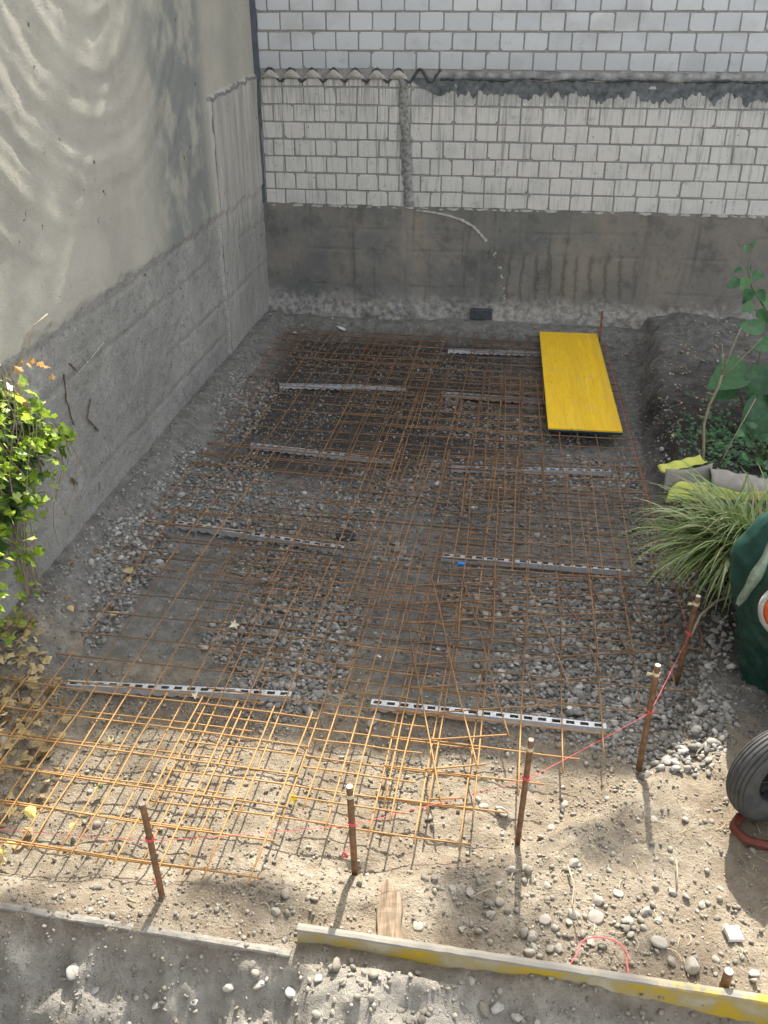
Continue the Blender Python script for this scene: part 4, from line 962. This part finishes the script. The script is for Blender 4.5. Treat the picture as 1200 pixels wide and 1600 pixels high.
# ------------------------------------------------------------------ grass clump
gc = thing('ornamental_grass', 'arching clump of striped green grass spilling over the right edge of the gravel', 'grass clump', (1.22, 3.82, gz(1.22, 3.82)))
mbg = [MB(), MB(), MB()]
for k in range(640):
    a = random.uniform(0, 2*PI); r0 = random.uniform(0, .13); bx, by = r0*math.cos(a), r0*math.sin(a)
    d = random.uniform(0, 2*PI)
    if random.random() < .62: d = math.radians(random.gauss(205, 42))      # most blades fall to the left and forward
    L = random.uniform(.38, .70); el = math.radians(random.uniform(38, 82)); droop = random.uniform(1.1, 2.6)
    P = []; x, y, z = bx, by, 0; n = 9; ang = el; wd = random.uniform(.0045, .0085)
    V = []; side = Vector((-math.sin(d), math.cos(d), 0))
    for i in range(n+1):
        t = i/n; wv = wd*min(1, 2.2*(1-t)+.05)*min(1, .5+2*t)
        p = Vector((x, y, z)); V += [p-side*wv, p+Vector((0, 0, -wv*.4)), p+side*wv]
        ang -= droop*t*2/n; st_ = L/n; x += math.cos(ang)*st_*math.cos(d); y += math.cos(ang)*st_*math.sin(d); z += math.sin(ang)*st_
        if z < -.16: z = -.16
    mbg[k % 3].add(V, [(3*i+j, 3*i+3+j, 3*i+4+j, 3*i+1+j) for i in range(n) for j in range(2)])
for q in mbg: q.obj('blades', M['grass'], gc, True)
mb = MB(); mb.tube([(-.32, -.55, .0), (-.26, -.42, .03), (-.18, -.33, .05), (-.08, -.24, .03), (0, -.1, .0)], .006, 6); mb.obj('dry_runner', M['stem'], gc, True)

# ------------------------------------------------------------------ cement bag
bag = thing('paper_bag', 'torn yellow and grey paper cement bag lying behind the grass clump', 'bag', (1.13, 4.55, gz(1.13, 4.6)), .06)
def sheet(pts_fn, nu, nv, th=.003):
    V = []
    for j in range(nv+1):
        for i in range(nu+1): V.append(pts_fn(i/nu, j/nv))
    F = [(j*(nu+1)+i, j*(nu+1)+i+1, (j+1)*(nu+1)+i+1, (j+1)*(nu+1)+i) for j in range(nv) for i in range(nu)]
    mb = MB(); mb.add(V, F); return mb
def f1(u, v): return Vector((-.17+.34*u+.03*v, -.03+.02*math.sin(u*5)-.02*v+.10*v, .0+.10*math.sin(PI*min(1, .15+u*.8))*(v**.8)*(.9+.1*math.sin(9*u))+.012*math.sin(u*14)*v))
o = sheet(f1, 22, 8).obj('lower_flap', M['bag'], bag, True); o.modifiers.new('s', 'SOLIDIFY').thickness = .002
def f2(u, v): return Vector((-.17+.24*u-.02*v, .10+.09*v+.05*u, .12+.05*u-.015*math.sin(v*PI)+.004*math.sin(u*20)))
o = sheet(f2, 16, 6).obj('upper_flap', M['bag'], bag, True); o.modifiers.new('s', 'SOLIDIFY').thickness = .002
def f3(u, v): return Vector((-.165+.26*u, .06+.04*v+.03*u, .02+.125*v+.03*u*v-.02*math.sin(u*PI)))
sheet(f3, 14, 6).obj('grey_inside', M['bagin'], bag, True).modifiers.new('s', 'SOLIDIFY').thickness = .002
def f4(u, v): return Vector((.08+.36*u, .02+.20*v, .03+.085*math.sin(PI*v)**.7*(1-.45*u)+.03*(1-u)+.006*math.sin(u*17+v*5)))
sheet(f4, 18, 8).obj('folded_back', M['bagin'], bag, True).modifiers.new('s', 'SOLIDIFY').thickness = .002
def f5(u, v): return Vector((.06+.33*u, .015-.01*v, .005+.075*(1-v)*(1-.35*u)+.01*math.sin(u*9)))
sheet(f5, 14, 4).obj('side_panel', M['bag'], bag, True).modifiers.new('s', 'SOLIDIFY').thickness = .002
def text(s, size, loc, rot, parent, mat):
    cu = bpy.data.curves.new('t', 'FONT'); cu.body = s; cu.size = size; cu.extrude = .0006
    o = bpy.data.objects.new('t', cu); COL.objects.link(o); dg = bpy.context.evaluated_depsgraph_get(); me = bpy.data.meshes.new_from_object(o.evaluated_get(dg))
    COL.objects.unlink(o); bpy.data.objects.remove(o)
    t = link('printed_number', me, mat, parent); t.location = loc; t.rotation_euler = rot; return t
text('20 T', .022, (-.03, -.012, .060), (1.05, 0, .1), bag, M['ink'])

# ------------------------------------------------------------------ green plastic sack
sk = thing('plastic_sack', 'crumpled dark green plastic sack standing at the right edge beside the gravel', 'sack', (1.45, 3.20, gz(1.45, 3.20)-.01))
nu, nv = 120, 80; V = []
for j in range(nv+1):
    v = j/nv
    for i in range(nu):
        a = 2*PI*i/nu; ca, sa = math.cos(a), math.sin(a)
        left = max(0, -ca)
        top = .84+.05*math.sin(a*2+1)
        prof = [(0, .29), (.2, .325), (.4, .385), (.56, .43), (.66, .43), (.78, .395), (.88, .345), (.95, .28), (1, .18)]
        r = float(np.interp(v, [p for p, _ in prof], [q for _, q in prof]))
        wr = .034*(1-sst(.30, .70, v)*.6)*(abs(float(fbm(a*4+2+v*5, v*7, 501, 4)))*2-.5) + .020*(1-sst(.2, .6, v))*float(fbm(a*12, v*20, 503, 4)) + .012*float(fbm(ca*2+5, sa*2+v*3, 505, 3)) + .006*abs(float(fbm(a*9, v*16, 507, 3)))*(1-v)
        r *= (1+.10*math.cos(2*a+.5)); r += wr
        V.append((r*ca*(1.0), r*sa*.66, v*top+.03*left*v))
F = [(j*nu+i, j*nu+(i+1) % nu, (j+1)*nu+(i+1) % nu, (j+1)*nu+i) for j in range(nv) for i in range(nu)]
tp = len(V); V.append((.02, .02, .80)); F += [(nv*nu+i, nv*nu+(i+1) % nu, tp) for i in range(nu)]
link('body', new_mesh('body', V, F, True), M['sack'], sk)
V = []; n = 60                                                     # folded pale hem running down the left shoulder
for i in range(n+1):
    t = i/n; a = math.radians(188+12*t); p = Vector((-.365-.085*t**.9, -.12-.03*math.sin(t*PI), .82-.35*t))
    wv = .010+.026*math.sin(PI*min(1, t*1.05))**.6*(.6+.6*t)+.004*math.sin(i*.25)
    V += [tuple(p+Vector((-wv*.7, 0, wv*.2))), tuple(p+Vector((-wv*.1, -.008, .006))), tuple(p+Vector((wv*.5, -.006, -.006)))]
mb = MB(); mb.add(V, [(3*i+j, 3*i+3+j, 3*i+4+j, 3*i+1+j) for i in range(n) for j in range(2)]); o = mb.obj('pale_hem', M['hem'], sk, True); o.modifiers.new('s', 'SOLIDIFY').thickness = .003

bs = thing('basin', 'round orange basin with a grey rim resting against the green sack', 'basin', (1.118, 2.88, 0.690))
nu, nv = 40, 10
def lathe(prof, nu=40):
    V = [(r*math.cos(2*PI*i/nu), r*math.sin(2*PI*i/nu), z) for r, z in prof for i in range(nu)]
    return V, [(j*nu+i, j*nu+(i+1) % nu, (j+1)*nu+(i+1) % nu, (j+1)*nu+i) for j in range(len(prof)-1) for i in range(nu)]
V, F = lathe([(.001, .045), (.03, .043), (.06, .032), (.082, .010), (.085, -.03), (.06, -.06), (.001, -.065)])
link('bowl', new_mesh('bowl', V, F, True), M['orange'], bs)
V, F = lathe([(.082, .012), (.098, .004), (.104, -.012), (.100, -.035), (.086, -.040)])
link('rim', new_mesh('rim', V, F, True), M['greyrim'], bs); bs.rotation_euler = Vector((-.35, -.8, .35)).to_track_quat('Z', 'Y').to_euler()

# ------------------------------------------------------------------ wheelbarrow
ax = Vector((.42, -.88, .05)).normalized(); wc = Vector((1.055, 2.435, .315))
wb = thing('wheelbarrow', 'wheelbarrow at the right edge, its ribbed black tyre and red tube guard in view', 'wheelbarrow', (wc.x, wc.y, gz(wc.x, wc.y)))
wq = ax.to_track_quat('Z', 'Y'); wl = wc-Vector(wb.location)
whe = link('wheel', None, None, wb); whe.location = wl; whe.rotation_mode = 'QUATERNION'; whe.rotation_quaternion = wq
prof = []; RW, HW = .192, .050                                   # tyre section with tread ribs
for k in range(161):
    a = -PI*.80+2*PI*.80*k/160
    r = RW-.052+.052*math.cos(a)*(1 if abs(a) < 1.3 else 1); z = HW*math.sin(a)*1.08
    if abs(a) < 1.15: r = RW-.052+.052*(math.cos(a)**.75); r -= .007*(1 if any(abs(a-g_) < .055 for g_ in (-.95, -.62, -.31, 0, .31, .62, .95)) else 0)
    prof.append((max(.098, r), z))
V, F = lathe(prof, 72); link('tyre', new_mesh('tyre', V, F, True), M['rubber'], whe)
V, F = lathe([(.105, .030), (.098, .034), (.092, .026), (.080, -.012), (.03, -.016), (.028, .045), (.001, .045)], 48); link('rim', new_mesh('rim', V, F, True), M['rim'], whe)
mb = MB()
for k in range(8):
    a = 2*PI*k/8; mb.tube([(.028*math.cos(a), .028*math.sin(a), .03), (.09*math.cos(a), .09*math.sin(a), .015)], .004, 6)
mb.obj('spokes', M['rim'], whe, True)
mb = MB(); rel_ = lambda p: Vector(p)-Vector(wb.location)
loop = [(1.30, 2.60, .17), (1.08, 2.46, .15), (.955, 2.39, .14), (.918, 2.335, .138), (.95, 2.285, .14), (1.02, 2.262, .145), (1.12, 2.26, .17), (1.26, 2.24, .24), (1.5, 2.36, .38), (1.9, 2.58, .55), (2.4, 2.86, .62)]
P = []
for i in range(len(loop)-1):
    for t in np.linspace(0, 1, 5, endpoint=False): P.append(rel_(loop[i]).lerp(rel_(loop[i+1]), t))
P = [P[0]]+[(P[i-1]+P[i]*2+P[i+1])/4 for i in range(1, len(P)-1)]+[P[-1]]
mb.tube(P, .0165, 12); mb.obj('tube_frame', M['red'], wb, True)
mb = MB()
tr = [(1.42, 2.20, .42), (2.15, 2.62, .42), (1.95, 3.02, .42), (1.2, 2.60, .42)]; tp_ = [(1.34, 2.05, .70), (2.35, 2.62, .70), (2.02, 3.22, .70), (1.3, 2.80, .70)]
tr = [(1.62, 2.36, .40), (2.2, 2.69, .40), (2.0, 3.04, .40), (1.45, 2.72, .40)]; tp_ = [(1.46, 2.16, .66), (2.42, 2.68, .66), (2.06, 3.30, .66), (1.36, 2.88, .66)]
mb.add([rel_(p) for p in tr+tp_], [(0, 1, 2, 3), (0, 4, 5, 1), (1, 5, 6, 2), (2, 6, 7, 3), (3, 7, 4, 0)]); o = mb.obj('tray', M['sack'], wb); o.modifiers.new('s', 'SOLIDIFY').thickness = .004
mb = MB()
for dx, dy in ((0, 0), (-.14, .26)):
    mb.tube([rel_((2.05+dx, 2.7+dy, .4)), rel_((2.12+dx, 2.74+dy, gz(2.1, 2.8)))], .014, 8)
mb.obj('legs', M['red'], wb, True)

# ------------------------------------------------------------------ right-hand plants
def leaf_obj(mb, c, s, nrm, upv, kind='ovate', curl=.25):
    n = Vector(nrm).normalized(); t = Vector(upv); t = (t-n*t.dot(n)).normalized(); q = Matrix((t.cross(n), t, n)).transposed().to_quaternion()
    add_leaf(mb, Vector(c), s, q, kind, curl)
def broad(mb, c, s, dirv, nrm, fold=.22):
    """smooth broad leaf with a midrib fold, pointing along dirv"""
    n = Vector(nrm).normalized(); t = Vector(dirv); t = (t-n*t.dot(n)).normalized(); sd2 = t.cross(n)
    V = []; NL = 10
    for i in range(NL+1):
        u = i/NL; wv = .52*(math.sin(PI*u**.72)**.8)*(1-.25*u)+.001; dz = -.28*u*u
        for k in (-1, -.5, 0, .5, 1): V.append(Vector(c)+s*(t*(u*1.25)+sd2*(wv*k)+n*(abs(k)*wv*fold+dz+.015*math.sin(u*11+k*2))))
    mb.add(V, [(5*i+j, 5*i+5+j, 5*i+6+j, 5*i+1+j) for i in range(NL) for j in range(4)])
bp = thing('broadleaf_plant', 'plant with large heart-shaped dark green leaves at the right edge', 'plant', (1.60, 5.50, gz(1.6, 5.5)))
b0 = Vector(bp.location)-Vector((.13, 0, .02)); lv = MB(); sm_ = MB()
LV = [((1.60, 5.62, .80), .13, (-1, -.2, .2), (0, -.5, .9)), ((1.42, 5.60, .66), .20, (-.9, -.3, -.5), (.1, -.7, .7)), ((1.52, 5.55, .69), .17, (-.35, -.2, -.9), (-.1, -.9, .5)), ((1.62, 5.52, .60), .20, (.2, -.3, -.9), (.2, -.9, .4)),
      ((1.58, 5.5, .50), .22, (-.5, -.3, -.8), (0, -.85, .5)), ((1.74, 5.5, .58), .20, (.6, -.3, -.7), (0, -.8, .6)), ((1.55, 5.48, .38), .17, (-.6, -.3, -.6), (.1, -.8, .6)), ((1.70, 5.5, .36), .20, (.2, -.4, -.8), (.2, -.8, .4)),
      ((1.82, 5.6, .78), .18, (.5, -.2, .2), (0, -.6, .8)), ((1.50, 5.7, .85), .12, (-.6, 0, .5), (0, -.6, .8)), ((1.85, 5.45, .42), .2, (.5, -.4, -.6), (0, -.8, .6)), ((1.38, 5.62, .52), .13, (-.8, -.2, -.4), (.1, -.8, .6)), ((1.75, 5.66, .92), .14, (.1, -.2, .8), (0, -.9, .4))]
for c, s, d, n in LV: broad(lv, Vector(c)-b0, s*1.15, d, n); sm_.tube([Vector((.02, 0, .0)), (Vector(c)-b0)*.55+Vector((0, .03, .04)), Vector(c)-b0], [.008, .005, .003], 6, False)
lv.obj('leaves', M['big'], bp, True); sm_.obj('stalks', M['gstem'], bp, True)
lp = thing('broadleaf_plant', 'low green plant with small rounded leaves below the large-leaved one', 'plant', (1.62, 5.02, gz(1.62, 5.02))); b0 = Vector(lp.location); lv = MB(); sm_ = MB()
for k in range(34):
    c = Vector((random.uniform(-.20, .2), random.uniform(-.12, .12), random.uniform(.03, .22))); a = random.uniform(0, 6)
    broad(lv, c, random.uniform(.04, .075), (math.cos(a), math.sin(a), random.uniform(-.2, .3)), (random.gauss(0, .4), -.4, 1)); sm_.tube([Vector((0, 0, 0)), c*.6, c], .002, 5, False)
lv.obj('leaves', M['big'], lp, True); sm_.obj('stalks', M['gstem'], lp, True)
# tall sprig coming in from the right, leaves hanging in front of the wall
sp = thing('sapling', 'slim sapling tip with small pointed leaves in front of the stained concrete base', 'sapling', (1.62, 5.10, gz(1.62, 5.1))); b0 = Vector(sp.location); lv = MB(); sm_ = MB()
tr_ = [(1.62, 5.10, .2), (1.63, 5.12, .7), (1.58, 5.15, 1.02), (1.47, 5.18, 1.15), (1.37, 5.2, 1.28), (1.325, 5.2, 1.38), (1.33, 5.2, 1.49)]
sm_.tube([Vector(p)-b0 for p in tr_], [.009, .008, .006, .005, .004, .003, .002], 7)
TL = [((1.325, 5.2, 1.50), .045, (.25, 0, 1)), ((1.31, 5.2, 1.47), .05, (-.3, 0, .9)), ((1.33, 5.2, 1.39), .055, (.9, 0, -.2)), ((1.30, 5.2, 1.38), .05, (-1, 0, -.4)), ((1.35, 5.18, 1.36), .075, (.9, 0, -.35)), ((1.33, 5.18, 1.34), .085, (-.25, -.1, -.9)), ((1.30, 5.2, 1.32), .085, (-.8, 0, -.7)),
      ((1.36, 5.17, 1.28), .085, (-.2, -.2, -.9)), ((1.40, 5.18, 1.27), .08, (.5, -.1, -.7)), ((1.43, 5.18, 1.22), .09, (1, 0, -.15)), ((1.38, 5.16, 1.20), .09, (-.9, -.1, -.6)), ((1.42, 5.15, 1.17), .085, (.6, -.1, -.7)), ((1.47, 5.16, 1.16), .09, (.3, -.2, -.8)), ((1.50, 5.18, 1.14), .09, (.9, 0, -.4)), ((1.35, 5.18, 1.24), .06, (-.5, -.2, -.8)), ((1.55, 5.15, 1.05), .09, (.9, 0, -.3)), ((1.60, 5.12, .95), .09, (.8, -.2, -.3)), ((1.62, 5.12, .85), .09, (.7, -.2, -.4))]
for c, s, d in TL:
    broad(lv, Vector(c)-b0, s*.78, d, (random.gauss(0, .35), -.8, .55)); sm_.tube([Vector(c)-b0, Vector(c)-b0+Vector((random.uniform(0, .02), .005, .012))], .0015, 5, False)
lv.obj('leaves', M['big'], sp, True); sm_.obj('stem', M['gstem'], sp, True)
ds = thing('dead_stem', 'bare forked dry stem rising from the dark soil behind the yellow paper bag', 'stem', (1.236, 4.923, gz(1.236, 4.92))); b0 = Vector(ds.location)
def dst(mb, pts, r): mb.tube([Vector(p)-b0 for p in pts], r, 7)
mb = MB(); dst(mb, [(1.236, 4.923, .15), (1.21, 4.92, .40), (1.185, 4.92, .56), (1.195, 4.92, .68), (1.225, 4.92, .79), (1.232, 4.92, .86)], [.0105, .009, .008, .008, .007, .006]); mb.obj('trunk', M['stem'], ds, True)
mb = MB(); dst(mb, [(1.232, 4.92, .86), (1.255, 4.92, 1.0), (1.27, 4.92, 1.08), (1.285, 4.92, 1.13)], [.0055, .005, .004, .003]); mb.obj('branch', M['stem'], ds, True)
mb = MB(); dst(mb, [(1.23, 4.92, .86), (1.215, 4.92, .98), (1.20, 4.92, 1.04)], [.0045, .003, .002]); mb.obj('branch', M['stem'], ds, True)
mb = MB(); dst(mb, [(1.232, 4.92, .83), (1.31, 4.9, .96), (1.37, 4.88, 1.06), (1.395, 4.88, 1.10)], [.004, .0035, .003, .002]); mb.obj('branch', M['stem'], ds, True)
for x, z, L in ((1.20, .45, .06), (1.19, .6, -.05), (1.215, .74, -.06)):
    mb = MB(); dst(mb, [(x, 4.92, z), (x+L, 4.9, z+.02)], [.003, .001]); mb.obj('twig', M['stem'], ds, True)
twig('thin straight dry stick leaning in front of the large-leaved plant', [(1.31, 4.95, .23), (1.42, 5.1, .42), (1.52, 5.2, .62)], .0045)
# ground cover
mb = MB()
for _ in range(520):
    x = random.gauss(1.42, .16); y = random.gauss(5.25, .28)
    if x < 1.12: continue
    add_leaf(mb, Vector((x, y, gz(x, y)+random.uniform(.01, .06))), random.uniform(.012, .028), rq((0, -.2, 1), .4), 'ovate', .3)
mb.obj('ground_cover', M['big'], kind='stuff')
mb = MB()
for _ in range(260):
    x = random.uniform(1.08, 2.2); y = random.uniform(3.6, 7.6); add_leaf(mb, Vector((x, y, gz(x, y)+random.uniform(.004, .02))), random.uniform(.008, .02), rq((0, 0, 1), .4), 'ovate', .5)
mb.obj('leaf_litter', M['dry'], kind='stuff')
# dark pipe along the foot of the wall on the right
mb = MB(); mb.tube([(1.75, 7.93, .235), (3.2, 7.95, .24)], .012, 8); tag(mb.obj('old_pipe', M['greyrim'], None, True), 'thin grey pipe lying along the foot of the wall at far right', 'pipe')

# ------------------------------------------------------------------ unseen tree beyond the wall, its crown shaped to shade parts of the foreground
tt = thing('tree', 'unseen tall tree behind the brick wall, its crown shaped to dapple the foreground', 'tree', (-1.5, 12.0, 0))
mb = MB(); mb.tube([(0, 0, 0), (.1, .1, 3), (0, .2, 6), (.1, 0, 9), (.2, -.2, 11)], [.22, .19, .15, .1, .05], 10)
for a, z in ((0, 6.5), (1.2, 7.5), (2.6, 8), (4, 8.6), (5.2, 9.2)): mb.tube([(0, .1, z), (math.cos(a)*1.0, math.sin(a)*.6, z+1.0), (math.cos(a)*1.9, math.sin(a)*1.0, z+1.6)], [.07, .05, .02], 7)
mb.obj('trunk', M['bark'], tt, True)
mb = MB()
CL = [(-1.6, .3, 8.2, .7), (1.6, .6, 8.0, .6), (0, .9, 9.6, .6), (-1.2, 1.0, 9.2, .5), (.4, .5, 11.0, .5)]
for cx, cy, cz, r in CL:
    for _ in range(int(1500*r*r)):
        p = Vector((random.gauss(0, r*.45), abs(random.gauss(0, r*.5)), random.gauss(0, r*.4)))+Vector((cx, cy, cz)); add_leaf(mb, p, random.uniform(.05, .09), rq((0, 0, 1), .8), 'ovate', .2)
def spray(gx_, gy_, rx, ry, n, s_=.045):       # loose leaves set along the sun's path to shade a foreground spot
    for _ in range(n):
        x = gx_+random.gauss(0, rx); y = gy_+random.gauss(0, ry); t = (11.55-y+random.uniform(-.3, .3))/sv.y
        p = Vector((x, y, .1))+sv*t-Vector((-1.5, 12.0, 0)); add_leaf(mb, p, random.uniform(.7, 1.3)*s_, rq((0, 0, 1), .8), 'ovate', .2)
spray(.02, 1.98, .05, .12, 150); spray(.12, 1.82, .08, .05, 70); spray(-.80, 1.93, .07, .05, 80); spray(-.62, 1.84, .06, .03, 50)
spray(.50, 2.25, .10, .05, 45); spray(.62, 1.80, .10, .04, 40); spray(-1.15, 1.50, .25, .07, 260); spray(-.72, 1.46, .14, .05, 110); spray(.38, 1.58, .16, .05, 130); spray(-.05, 1.50, .05, .06, 45)
mb.obj('crown', M['crown'], tt)
